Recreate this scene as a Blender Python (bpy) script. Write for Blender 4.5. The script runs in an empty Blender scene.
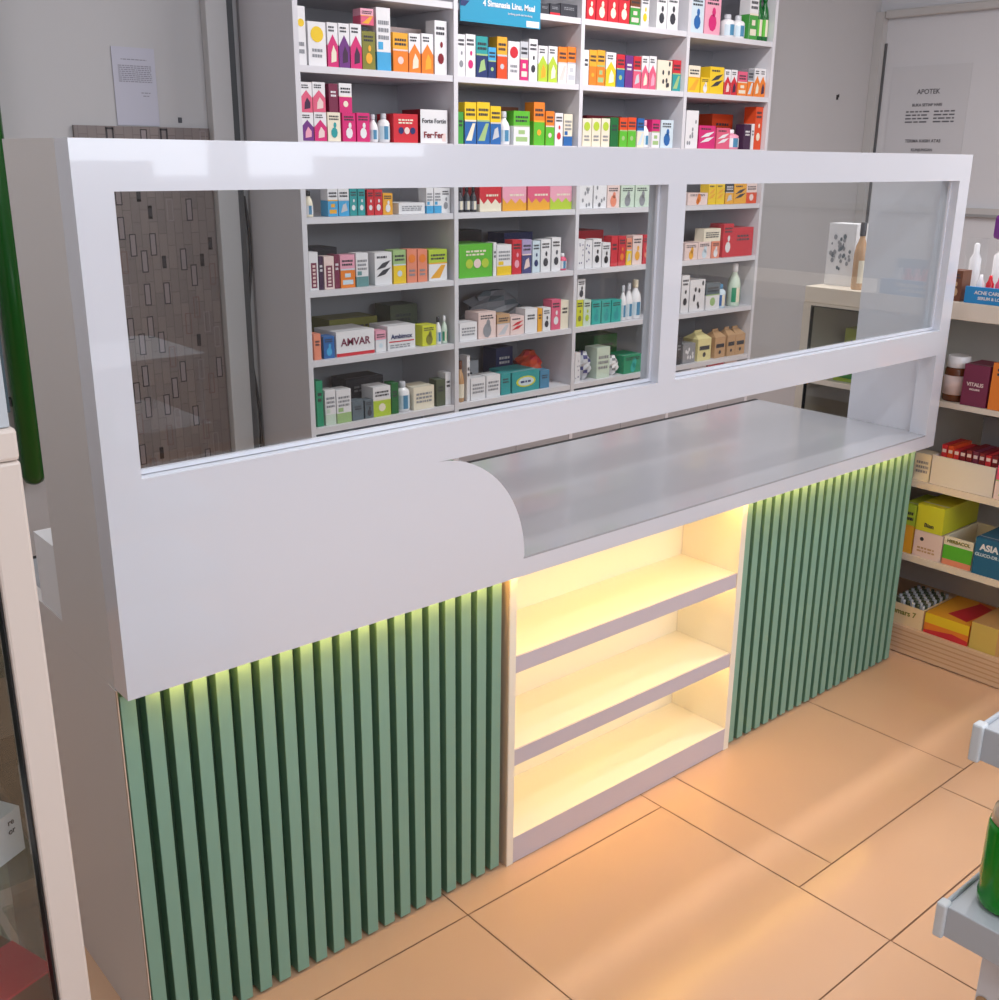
import bpy, bmesh, math, random
from mathutils import Vector, Matrix
random.seed(11)
scene = bpy.context.scene
COL = scene.collection
PI = math.pi

# ------------------------------------------------------------------ camera
cam_data = bpy.data.cameras.new('camera')
cam = bpy.data.objects.new('camera', cam_data); COL.objects.link(cam)
F_PX, YAW, PITCH, ROLL = 1069.0, -0.7127, -0.3099, 0.0097
cam_data.sensor_fit = 'VERTICAL'; cam_data.sensor_height = 24.0
cam_data.lens = 24.0 * F_PX / 1000.0
cam_data.clip_start = 0.02
d_ = Vector((-math.sin(YAW)*math.cos(PITCH), math.cos(YAW)*math.cos(PITCH), math.sin(PITCH)))
r_ = Vector((math.cos(YAW), math.sin(YAW), 0)); u_ = r_.cross(d_)
r2 = r_*math.cos(ROLL) + u_*math.sin(ROLL); u2 = -r_*math.sin(ROLL) + u_*math.cos(ROLL)
mw = Matrix((r2, u2, -d_)).transposed().to_4x4(); mw.translation = Vector((-0.5206, -1.4541, 1.4806))
cam.matrix_world = mw
scene.camera = cam

# ------------------------------------------------------------------ world, lights, exposure
scene.view_settings.view_transform = 'Standard'
scene.view_settings.look = 'None'
scene.view_settings.gamma = 1.0
scene.view_settings.use_curve_mapping = False
scene.view_settings.exposure = 0.0
world = bpy.data.worlds.new('daylight'); scene.world = world; world.use_nodes = True
bg = world.node_tree.nodes['Background']; bg.inputs[0].default_value = (0.75, 0.82, 1.0, 1); bg.inputs[1].default_value = 1.5

def area(name, loc, size, energy, color, rot, shadow_caster=True):
    l = bpy.data.lights.new(name, 'AREA'); l.shape = 'RECTANGLE'; l.size, l.size_y = size
    l.energy = energy; l.color = color
    o = bpy.data.objects.new(name, l); COL.objects.link(o); o.location = loc; o.rotation_euler = rot
    return o
# daylight through the shop front behind the photographer, and unseen ceiling lights
area('shopfront_daylight', (1.1, -3.73, 2.04), (4.58, 1.32), 62, (0.90, 0.95, 1.0), (math.radians(86), 0, 0))
area('unseen_ceiling_light', (0.3, -1.3, 2.74), (1.2, 0.12), 14, (0.97, 0.97, 1.0), (0, 0, 0))
area('unseen_ceiling_light', (3.3, -0.6, 2.74), (1.2, 0.12), 30, (1.0, 0.96, 0.95), (0, 0, 0))
area('unseen_ceiling_light', (-1.1, 0.4, 2.74), (0.12, 1.2), 9, (0.97, 0.98, 1.0), (0, math.radians(-20), 0))  # added fill lamp, brightens the left-facing shelving side and counter side panel
area('unseen_ceiling_light', (2.4, 0.75, 2.74), (1.2, 0.12), 30, (1.0, 0.98, 0.98), (0, 0, 0))

# ------------------------------------------------------------------ materials
def lin(h):
    if isinstance(h, str):
        h = tuple(int(h[i:i+2], 16) for i in (0, 2, 4))
    return tuple(((c/255)/12.92 if c/255 <= .04045 else ((c/255+.055)/1.055)**2.4) for c in h) + (1,)
MATS = {}
def mat(name, col, rough=.5, spec=.5, metal=0., coat=0., noise=0., nscale=8., bump=0., emit=None, emit_s=0., trans=0., alpha=1.):
    if name in MATS: return MATS[name]
    m = bpy.data.materials.new(name); m.use_nodes = True; nt = m.node_tree; b = nt.nodes['Principled BSDF']
    c = lin(col); b.inputs['Base Color'].default_value = c
    b.inputs['Roughness'].default_value = rough; b.inputs['Specular IOR Level'].default_value = spec
    b.inputs['Metallic'].default_value = metal; b.inputs['Coat Weight'].default_value = coat
    b.inputs['Coat Roughness'].default_value = .03
    b.inputs['Transmission Weight'].default_value = trans
    if emit: b.inputs['Emission Color'].default_value = lin(emit); b.inputs['Emission Strength'].default_value = emit_s
    if noise or bump:
        tc = nt.nodes.new('ShaderNodeTexCoord'); n = nt.nodes.new('ShaderNodeTexNoise')
        n.inputs['Scale'].default_value = nscale; n.inputs['Detail'].default_value = 4
        nt.links.new(tc.outputs['Object'], n.inputs['Vector'])
        if noise:
            r = nt.nodes.new('ShaderNodeMapRange'); r.inputs[3].default_value = 1-noise; r.inputs[4].default_value = 1+noise
            mx = nt.nodes.new('ShaderNodeMix'); mx.data_type = 'RGBA'; mx.blend_type = 'MULTIPLY'; mx.inputs['Factor'].default_value = 1
            mx.inputs['A'].default_value = c
            nt.links.new(n.outputs['Fac'], r.inputs[0]); nt.links.new(r.outputs[0], mx.inputs['B']); nt.links.new(mx.outputs['Result'], b.inputs['Base Color'])
        if bump:
            bp = nt.nodes.new('ShaderNodeBump'); bp.inputs['Strength'].default_value = bump; bp.inputs['Distance'].default_value = .01
            nt.links.new(n.outputs['Fac'], bp.inputs['Height']); nt.links.new(bp.outputs[0], b.inputs['Normal'])
    MATS[name] = m; return m

HEX = dict(white='ecebee', cream='f0e6cf', paleyellow='eadfa0', yellow='f2c91f', gold='f0a92a', orange='ef7e22', orangered='e0461c', red='cf2230',
    darkred='7d1420', rose='e0587a', salmon='ea8a6c', blush='eed3cd', pink='efa3ba', magenta='d4216f', maroon='74203f', plum='3a1c3c',
    purple='6a2a7c', lilac='a99ac6', indigo='3d3f77', navy='1f2c63', blue='2360a8', steelblue='4384ac', sky='3ea6dc', paleblue='cfe0ec',
    teal='25989a', petrol='1b5f86', turquoise='28b0a6', emerald='1f9368', deepgreen='12642c', green='3d9a3c', grassgreen='57b82a', lime='b4cf35',
    yellowgreen='d3d62c', sage='9fc07e', palegreen='cfe0cf', olive='7c7a2c', darkolive='4c5540', tealgrey='5f8f92', slate='5b6a74',
    grey='8d8f96', lightgrey='c6c8cf', charcoal='33343c', black='16161a', brown='6b3a22', tan='c49a70', kraft='cf9f62')
def soften(hx, k=.10):  # haze over the packs, put into their colours by mixing in grey
    c = [int(hx[i:i+2], 16) for i in (0, 2, 4)]
    return '%02x%02x%02x' % tuple(round(v*(1-k)+150*k) for v in c)
def paper(n):
    return mat('printed_card_' + n, soften(HEX[n]), rough=.42, spec=.4)
def plastic(n):
    return mat('glossy_plastic_' + n, HEX[n], rough=.22, spec=.5)

# ------------------------------------------------------------------ mesh helpers
class MB:
    """collects quads and lathes into one mesh"""
    def __init__(s): s.v = []; s.f = []; s.m = []; s.mats = []; s.smooth = []
    def mi(s, m):
        if m not in s.mats: s.mats.append(m)
        return s.mats.index(m)
    def face(s, pts, m, sm=False):
        b = len(s.v); s.v += [tuple(p) for p in pts]; s.f.append(tuple(range(b, b+len(pts)))); s.m.append(s.mi(m)); s.smooth.append(sm)
    def box(s, x0, x1, y0, y1, z0, z1, m):
        b = len(s.v)
        s.v += [(x0,y0,z0),(x1,y0,z0),(x1,y1,z0),(x0,y1,z0),(x0,y0,z1),(x1,y0,z1),(x1,y1,z1),(x0,y1,z1)]
        for q in [(0,3,2,1),(4,5,6,7),(0,1,5,4),(1,2,6,5),(2,3,7,6),(3,0,4,7)]:
            s.f.append(tuple(b+i for i in q)); s.m.append(s.mi(m)); s.smooth.append(False)
        return s
    def prism(s, pts, y0, y1, m, m_side=None):
        """pts (x,z) counter-clockwise seen from -y, extruded in y"""
        n = len(pts); b = len(s.v)
        s.v += [(p[0], y0, p[1]) for p in pts] + [(p[0], y1, p[1]) for p in pts]
        s.f.append(tuple(b+i for i in range(n))); s.m.append(s.mi(m)); s.smooth.append(False)
        s.f.append(tuple(b+n+i for i in reversed(range(n)))); s.m.append(s.mi(m)); s.smooth.append(False)
        for i in range(n):
            j = (i+1) % n
            s.f.append((b+j, b+i, b+n+i, b+n+j)); s.m.append(s.mi(m_side or m)); s.smooth.append(False)
        return s
    def lathe(s, prof, m, seg=20, c=(0,0,0), sx=1., sy=1.):
        b = len(s.v)
        for (r, z) in prof:
            for k in range(seg):
                a = 2*PI*k/seg; s.v.append((c[0]+r*sx*math.cos(a), c[1]+r*sy*math.sin(a), c[2]+z))
        for i in range(len(prof)-1):
            for k in range(seg):
                k2 = (k+1) % seg
                s.f.append((b+i*seg+k, b+i*seg+k2, b+(i+1)*seg+k2, b+(i+1)*seg+k)); s.m.append(s.mi(m)); s.smooth.append(True)
        for i, rev in ((0, True), (len(prof)-1, False)):
            q = [b+i*seg+k for k in range(seg)]
            s.f.append(tuple(reversed(q) if rev else q)); s.m.append(s.mi(m)); s.smooth.append(False)
        return s
    def build(s, name, parent=None, loc=(0,0,0), rz=0., bevel=0.):
        me = bpy.data.meshes.new(name); me.from_pydata(s.v, [], s.f)
        for m in s.mats: me.materials.append(m)
        for p, mi, sm in zip(me.polygons, s.m, s.smooth): p.material_index = mi; p.use_smooth = sm
        me.update()
        o = bpy.data.objects.new(name, me); COL.objects.link(o); o.location = loc; o.rotation_euler = (0, 0, rz)
        if parent: o.parent = parent
        if bevel:
            bm = o.modifiers.new('bevel', 'BEVEL'); bm.width = bevel; bm.segments = 2; bm.limit_method = 'ANGLE'
        return o
def tag(o, label, cat, group=None, kind=None):
    if label: o['label'] = label
    if cat: o['category'] = cat
    if group: o['group'] = group
    if kind: o['kind'] = kind
    return o
def empty(name, loc, label, cat, group=None, rz=0.):
    o = bpy.data.objects.new(name, None); COL.objects.link(o); o.location = loc; o.rotation_euler = (0, 0, rz)
    o.empty_display_size = .05
    return tag(o, label, cat, group)
def structure(o): o['kind'] = 'structure'; return o
def lettering(text, size, m, parent, loc, rot=(PI/2, 0, 0), name='lettering', align='CENTER', sx=1., bold=0.):
    c = bpy.data.curves.new(name, 'FONT'); c.body = text; c.size = size; c.align_x = align; c.align_y = 'CENTER'
    c.extrude = .0003; c.offset = bold
    t = bpy.data.objects.new(name, c); COL.objects.link(t)
    me = bpy.data.meshes.new_from_object(t.evaluated_get(bpy.context.evaluated_depsgraph_get()))
    bpy.data.objects.remove(t); bpy.data.curves.remove(c)
    me.materials.clear(); me.materials.append(m)
    o = bpy.data.objects.new(name, me); COL.objects.link(o); o.location = loc; o.rotation_euler = rot; o.scale = (sx, 1, 1)
    if parent: o.parent = parent
    return o

# ------------------------------------------------------------------ the room
m_wall = mat('painted_wall', 'b9b8ba', rough=.7, spec=.25, noise=.03, nscale=2.5, bump=.03)
m_wall_r = mat('painted_wall_warm', 'cdced3', rough=.7, spec=.25, noise=.03, nscale=2.5, bump=.03)
m_ceil = mat('ceiling_paint', 'd8d8d8', rough=.8)
m_tile = mat('polished_peach_tile', 'd8af8e', rough=.16, spec=.5, noise=.035, nscale=1.3)
m_grout = mat('tile_grout', '9c7355', rough=.8)
RX0, RX1, RY0, RY1, RH = -1.7, 5.08, -3.7, 1.95, 2.8

fl = MB()
fl.box(RX0-.1, RX1+.1, RY0-.1, RY1+.1, -.06, -.0025, m_grout)
def tiles(xs, ys, bounds):
    bx0, bx1, by0, by1 = bounds
    for a, b in zip(xs, xs[1:]):
        for c, d in zip(ys, ys[1:]):
            x0, x1, y0, y1 = max(a, bx0), min(b, bx1), max(c, by0), min(d, by1)
            if x1-x0 < .01 or y1-y0 < .01: continue
            g = .0014
            fl.face([(x0+g, y0+g, 0), (x1-g, y0+g, 0), (x1-g, y1-g, 0), (x0+g, y1-g, 0)], m_tile)
rng = lambda s, e, st: [s+i*st for i in range(int((e-s)/st)+2)]
tiles(rng(-2.367, 1.23, .6)[:7], rng(-4.233, 2.6, .6), (RX0, 1.231, RY0, RY1))
tiles(rng(1.231, 5.7, .602), rng(-4.235, -.6, .6)[:7], (1.231, RX1, RY0, -.634))
tiles(rng(1.231, 5.7, .6), [-.634, -.42], (1.231, RX1, -.634, -.42))
tiles([1.231]+rng(1.355, 5.7, .6), rng(-.42, 2.6, .6), (1.231, RX1, -.42, RY1))
structure(fl.build('floor'))
structure(MB().box(RX0-.1, RX1+.1, RY0-.1, RY1+.1, RH, RH+.05, m_ceil).build('ceiling'))
structure(MB().box(RX0-.1, RX1+.1, RY1, RY1+.1, 0, RH, m_wall).build('wall_back'))
structure(MB().box(RX1, RX1+.1, RY0, RY1, 0, RH, m_wall_r).build('wall_right'))
structure(MB().box(RX0-.1, RX0, RY0, RY1, 0, RH, m_wall).build('wall_left'))
wf = MB()
wf.box(RX0-.1, RX1+.1, RY0-.1, RY0, 0, 1.36, m_wall).box(RX0-.1, RX1+.1, RY0-.1, RY0, 2.72, RH, m_wall)
wf.box(RX0-.1, -1.2, RY0-.1, RY0, 1.36, 2.72, m_wall).box(3.4, RX1+.1, RY0-.1, RY0, 1.36, 2.72, m_wall)
for (a, b_, z) in ((-1.2, .1, 1.47), (.45, .62, 1.56), (.9, 1.7, 1.45), (2.0, 2.2, 1.62), (2.6, 3.4, 1.48)):
    wf.box(a, b_, RY0, RY0+.04, 1.36, z, m_wall)  # unseen made-up sill blocks, break up the daylight reflected in the fascia
structure(wf.build('wall_front'))
m_grey_trim = mat('grey_trunking', '8f9092', rough=.5)
m_dgrey_trim = mat('dark_trunking', '55575a', rough=.5)
m_lt_trim = mat('white_trunking', 'b9b8b8', rough=.45)
# corner conduit and the horizontal run on the right wall
t = MB().box(RX1-.045, RX1-.001, RY1-.05, RY1-.001, 0, 2.235, m_lt_trim)
t.box(RX1-.01, RX1-.001, RY1-.062, RY1-.05, 0, 2.08, m_dgrey_trim); structure(t.build('trim_1'))
structure(MB().box(RX1-.04, RX1-.001, RY0+.01, RY1-.052, 2.20, 2.24, m_lt_trim).build('trim_2', bevel=.006))
structure(MB().box(RX1-.03, RX1-.001, RY0+.01, 1.70, 1.212, 1.226, m_grey_trim).box(RX1-.028, RX1-.001, RY0+.01, 1.70, 1.226, 1.255, m_lt_trim).build('trim_3'))
# pilaster with a dark cable channel on the back wall
structure(MB().box(1.155, 1.228, RY1-.04, RY1-.001, 0, RH-.002, mat('pilaster_paint', 'c4c3c4', rough=.6)).build('trim_4', bevel=.003))
structure(MB().box(1.231, 1.257, RY1-.022, RY1-.001, 0.02, RH-.002, m_dgrey_trim).build('trim_5'))

# patterned wallpaper-like tile dado on the back wall
def dado_material():
    m = bpy.data.materials.new('brown_patterned_tile'); m.use_nodes = True; nt = m.node_tree; b = nt.nodes['Principled BSDF']
    b.inputs['Roughness'].default_value = .35
    tc = nt.nodes.new('ShaderNodeTexCoord'); br = nt.nodes.new('ShaderNodeTexBrick')
    br.offset = .5; br.inputs['Scale'].default_value = 1; br.inputs['Brick Width'].default_value = .075; br.inputs['Row Height'].default_value = .028
    br.inputs['Mortar Size'].default_value = .0012
    br.inputs['Color1'].default_value = lin('7d706c'); br.inputs['Color2'].default_value = lin('716664'); br.inputs['Mortar'].default_value = lin('635856')
    mp = nt.nodes.new('ShaderNodeMapping'); mp.inputs['Rotation'].default_value = (0, PI/2, 0)
    sep = nt.nodes.new('ShaderNodeSeparateXYZ'); cmb = nt.nodes.new('ShaderNodeCombineXYZ')
    nt.links.new(tc.outputs['Object'], sep.inputs[0]); nt.links.new(sep.outputs['Z'], cmb.inputs['X']); nt.links.new(sep.outputs['X'], cmb.inputs['Y'])
    nt.links.new(cmb.outputs[0], br.inputs['Vector'])
    nt.links.new(br.outputs['Color'], b.inputs['Base Color'])
    return m
m_dado = dado_material(); m_dk = mat('dark_tile_outline', '2b2226', rough=.4); m_lt = mat('pale_tile_inset', '85797a', rough=.35); m_rd = mat('reddish_tile_inset', '6f5553', rough=.35)
dd = MB(); dd.box(.716, 1.152, RY1-.012, RY1-.001, 0, 1.562, m_dado)
yy = RY1-.0125
rr = random.Random(5)
def ring(x, z, w, h, m, t=.0035, fill=None):
    for (a, b_, c, d) in ((x, x+t, z, z+h), (x+w-t, x+w, z, z+h), (x, x+w, z, z+t), (x, x+w, z+h-t, z+h)):
        dd.face([(a, yy, c), (b_, yy, c), (b_, yy, d), (a, yy, d)], m)
    if fill: dd.face([(x+t, yy, z+t), (x+w-t, yy, z+t), (x+w-t, yy, z+h-t), (x+t, yy, z+h-t)], fill)
for row in range(14):
    for c in range(13):
        x = .722 + c*.033; z = 1.485 - row*.105 - (.052 if c % 2 else 0)
        q = rr.random()
        if z < .02 or x > 1.125: continue
        if q < .24: ring(x, z, .022, .07, m_dk, fill=m_lt)
        elif q < .34: ring(x+.003, z+.01, .014, .04, m_dk, t=.007)
        elif q < .46: ring(x, z, .022, .07, m_rd, fill=None)
        elif q < .56: ring(x, z, .022, .07, m_lt, fill=None)
ring(.811, 1.495, .026, .063, m_dk, t=.006); ring(.984, 1.495, .026, .063, m_dk, t=.006)
structure(dd.build('wall_dado'))

# ------------------------------------------------------------------ the counter
def laminate(name, col, rough, coat):
    return mat(name, col, rough=rough, spec=.5, coat=coat)
m_lam = laminate('white_gloss_laminate', 'd9dce5', .22, 1.0)
m_side = mat('grey_side_laminate', 'd6d2d0', rough=.38, noise=.02, nscale=4)
m_top = laminate('grey_gloss_worktop', 'a8aab0', .2, .2)
m_niche = mat('cream_white_board', 'f2ecdc', rough=.4)
m_shelf_edge = mat('shelf_edge_band', 'cbc3cc', rough=.45)
m_green = mat('sage_green_slats', '83ab98', rough=.42, spec=.4)
m_green_shade = mat('shaded_green_slat_side', '69947c', rough=.5)  # darker copy for the slat sides, groove shade put into the colour
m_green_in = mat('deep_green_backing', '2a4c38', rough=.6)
m_beige_edge = mat('bare_board_edge', 'cdb8a6', rough=.7)
def led(name, col, s): return mat(name, col, emit=col, emit_s=s, rough=.5)

def glass_material(name, tint, refl=1.0):
    m = bpy.data.materials.new(name); m.use_nodes = True; nt = m.node_tree
    for n in list(nt.nodes): nt.nodes.remove(n)
    o = nt.nodes.new('ShaderNodeOutputMaterial'); mx = nt.nodes.new('ShaderNodeMixShader'); tr = nt.nodes.new('ShaderNodeBsdfTransparent')
    gl = nt.nodes.new('ShaderNodeBsdfGlossy'); lw = nt.nodes.new('ShaderNodeLayerWeight'); lw.inputs['Blend'].default_value = .5
    pw = nt.nodes.new('ShaderNodeMath'); pw.operation = 'POWER'; pw.inputs[1].default_value = 5; nt.links.new(lw.outputs['Facing'], pw.inputs[0])
    fr = nt.nodes.new('ShaderNodeMath'); fr.operation = 'MULTIPLY_ADD'; fr.inputs[1].default_value = .9; fr.inputs[2].default_value = .035; nt.links.new(pw.outputs[0], fr.inputs[0])
    tr.inputs[0].default_value = (*tint, 1); gl.inputs['Roughness'].default_value = .01
    gl.inputs['Color'].default_value = (refl, refl, refl, 1)
    nt.links.new(fr.outputs[0], mx.inputs[0]); nt.links.new(tr.outputs[0], mx.inputs[1]); nt.links.new(gl.outputs[0], mx.inputs[2])
    nt.links.new(mx.outputs[0], o.inputs[0]); return m
m_glass = glass_material('clear_glass', (.93, .95, .95))

W, T, ZB, ZW, DF = 2.4, 1.5, .695, .735, .05
counter = empty('service_counter', (0, 0, 0), 'long white glazed service counter with green slatted front and lit niche', 'counter')
NX0, NX1 = .797, 1.612
# fascia: outline pieces so that every cut-out is real
fa = MB()
zt, zb, rb = 1.433, 1.034, .965
fa.box(0, W, 0, DF, zt, T, m_lam)                      # top rail
fa.box(0, .054, 0, DF, zb, zt, m_lam)                  # left stile
fa.box(1.171, 1.226, 0, DF, zb, zt, m_lam)             # mullion
fa.box(2.346, W, 0, DF, zb, zt, m_lam)                 # right stile
fa.box(0, W, 0, DF, rb, zb, m_lam)                     # middle rail
fa.box(2.346, W, 0, DF, ZW, rb, m_lam)                 # right stile of the opening
fa.box(0, W, 0, DF, ZB, ZW-.004, m_lam); fa.box(0, .80, 0, DF, ZW-.004, ZW, m_lam); fa.box(2.346, W, 0, DF, ZW-.004, ZW, m_lam)                     # worktop lip
# rounded solid panel at the left
cx_, cz_, R_ = .588, ZW, .214
pts = [(0, ZW), (cx_+R_, ZW)]
for k in range(1, 25):
    a = (PI/2)*k/24; pts.append((cx_+R_*math.cos(a), cz_+(rb-cz_)*math.sin(a)))
pts.append((0, rb))
fa.prism(pts, 0, DF, m_lam)
bmf = fa.build('fascia', counter)
# seat beads round the panes
bd = MB()
for (a, b_) in ((.054, 1.171), (1.226, 2.346)):
    bd.box(a, a+.006, .021, .027, zb+.001, zt-.001, m_lam); bd.box(b_-.006, b_, .021, .027, zb+.001, zt-.001, m_lam)
    bd.box(a+.006, b_-.006, .021, .027, zb+.001, zb+.008, m_lam)
bd.build('glazing_bead', counter)
MB().box(.055, 1.170, .028, .033, zb+.0005, zt-.0005, m_glass).build('glass_pane', counter)
MB().box(1.227, 2.345, .028, .033, zb+.0005, zt-.0005, m_glass).build('glass_pane', counter)
# worktop, side and inner panels
WD = .592
MB().box(.020, 2.362, DF+.0005, WD, ZW-.028, ZW, m_top).box(.8005, 2.3455, .0003, DF+.0005, ZW-.0038, ZW, m_top).build('worktop', counter)
sp = MB(); sp.box(0, .0195, DF, .264, ZB, T, m_side); sp.box(0, .0195, 0.076, WD, 0, ZB-.0005, m_side); sp.box(0, .0195, .264, WD, ZB-.0005, ZW, m_side)
sp.box(-.0018, -.0003, .0455, 0.0765, 0, ZB-.0005, m_side); sp.box(-.0024, -.0003, .0405, .0455, 0, ZB-.0005, m_beige_edge); sp.build('side_panel', counter)
m_end = laminate('pale_grey_laminate', 'dedfe6', .3, .2)
sp = MB(); sp.box(2.3625, W, DF, .264, ZB, T, m_end); sp.box(2.382, W, 0.076, WD, 0, ZB-.0005, m_side); sp.build('side_panel', counter)
MB().box(.020, 2.362, WD+.0003, WD+.012, ZW-.028, ZW+.001, mat('painted_rear_shadow', '1d1e22', rough=.6)).build('rear_shadow_strip', counter)  # black strip painted in for the shadow line at the worktop's rear
MB().box(.02, 2.38, WD-.02, WD-.004, .02, ZW-.03, m_side).build('back_panel', counter)
# slatted fronts
def slats(x0, x1, n):
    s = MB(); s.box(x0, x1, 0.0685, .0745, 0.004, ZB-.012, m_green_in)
    p = (x1-x0)/n
    for i in range(n):
        a = x0+i*p+p*.06
        s.prism([(0, 0)]*0 or [(a, .006), (a+p*.62, .006), (a+p*.62, ZB-.012), (a, ZB-.012)], .042, .0685, m_green, m_green_shade)
    return s.build('slatted_panel', counter, bevel=.0012)
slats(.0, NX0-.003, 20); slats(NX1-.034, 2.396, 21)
# the lit niche
NB = .215
MB().box(NX0, NX0+.0175, .034, NB, 0, ZB-.012, m_niche).box(NX0-.0015, NX0-.0002, .036, .074, 0.002, ZB-.012, m_beige_edge).build('niche_side', counter)
MB().box(1.552, 1.572, .034, NB, 0, ZB-.012, m_niche).build('niche_side', counter)
MB().box(NX0+.018, 1.5515, NB, NB+.012, 0.002, ZB-.012, m_niche).build('niche_back', counter)
MB().box(NX0+.018, 1.5515, .040, NB-.0005, ZB-.011, ZB-.002, m_niche).build('niche_top', counter)
MB().box(NX0+.018, 1.5515, .034, NB-.0005, .002, .064, m_shelf_edge).box(NX0+.018, 1.5515, .0345, NB-.0005, .064, .066, m_niche).build('niche_plinth', counter)
for z0, z1 in ((.243, .281), (.462, .500)):
    s = MB(); s.box(NX0+.0182, 1.5513, .036, .040, z0, z1, m_shelf_edge); s.box(NX0+.0182, 1.5513, .040, NB-.0007, z1-.014, z1, m_niche)
    s.build('niche_shelf', counter)
m_led = led('warm_led_diffuser', 'ffd682', 15.5); m_led_t = led('warm_led_diffuser_top', 'ffd682', 8)
for z in (.2425+.024, .4615+.024, ZB-.0125):
    MB().box(NX0+.03, 1.54, .046, .056, z-.004, z, m_led_t if z > .6 else m_led).build('led_strip', counter)
m_led2 = led('warm_led_tape', 'ffc766', 27)
MB().box(.05, 2.37, .018, .026, ZB-.004, ZB-.0005, m_led2).build('led_strip', counter)

# ------------------------------------------------------------------ medicine shelving on the back wall
m_sh = mat('white_shelf_laminate', 'd6d5db', rough=.4)
m_shb = mat('grey_back_board', 'a4a3a8', rough=.6)
shv = empty('medicine_shelving', (2.49, 1.78, 0), 'tall white four-bay shelving against the back wall, packed with medicine cartons', 'shelving')
shv.location = (0, 0, 0)
BX = [1.290, 1.905, 2.505, 3.105, 3.680]
SZ = [2.2, 1.972, 1.745, 1.525, 1.293, 1.061, .832, .603]
for i, x in enumerate(BX):
    MB().box(x-.009, x+.009, 1.60, 1.93, 0, 2.45, m_sh).build('upright', shv)
for b in range(4):
    for z in SZ:
        MB().box(BX[b]+.0092, BX[b+1]-.0092, 1.604, 1.929, z-.02, z, m_sh).build('shelf', shv)
m_recess_shade = mat('painted_recess_shade', '3c3f49', rough=.6)  # dark card stands in for the shade in the recess below the shelves
for b in range(4):
    x0, x1 = BX[b]+.0092, BX[b+1]-.0092
    MB().box(x0, x1, 1.602, 1.80, .482, .50, m_sh).build('shelf', shv)
    MB().box(x0, x1, 1.80, 1.81, .50, .5825, m_recess_shade).build('recess_shade_card', shv)
    dr = MB().box(x0+.001, (x0+x1)/2-.001, 1.602, 1.618, .06, .481, m_shb).box((x0+x1)/2+.001, x1-.001, 1.602, 1.618, .06, .481, m_shb)
    dr.build('cabinet_door', shv, bevel=.002)
MB().box(BX[0]-.009, BX[4]+.009, 1.9302, 1.942, 0, 2.45, m_shb).build('back_panel', shv)

# ------------------------------------------------------------------ cartons and bottles
def quad_front(mb, w, h, a, b, c, d, m, y, lift=.0007):
    """rectangle on the front face; a..b across, c..d up, in 0..1"""
    x0, x1, z0, z1 = -w/2+a*w, -w/2+b*w, c*h, d*h
    mb.face([(x0, y-lift, z0), (x1, y-lift, z0), (x1, y-lift, z1), (x0, y-lift, z1)], m)
def disc_front(mb, w, h, cx, cz, r, m, y, lift=.0009, n=14, squash=1.):
    r = min(r, .92*cz*h/squash, .92*(1-cz)*h/squash)
    mb.face([(-w/2+cx*w+r*math.cos(2*PI*k/n), y-lift, cz*h+squash*r*math.sin(2*PI*k/n)) for k in range(n)], m)
def printed_lines(mb, w, h, a, b, z0, z1, m, y, rnd, rows=2, lift=.0009):
    for r in range(rows):
        zz = z0+(z1-z0)*r/rows; hh = (z1-z0)/rows*.55; x = a
        while x < b-.04:
            l = min(rnd.uniform(.05, .16), b-x)
            quad_front(mb, w, h, x, x+l, zz, zz+hh, m, y, lift); x += l+.03
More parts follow.
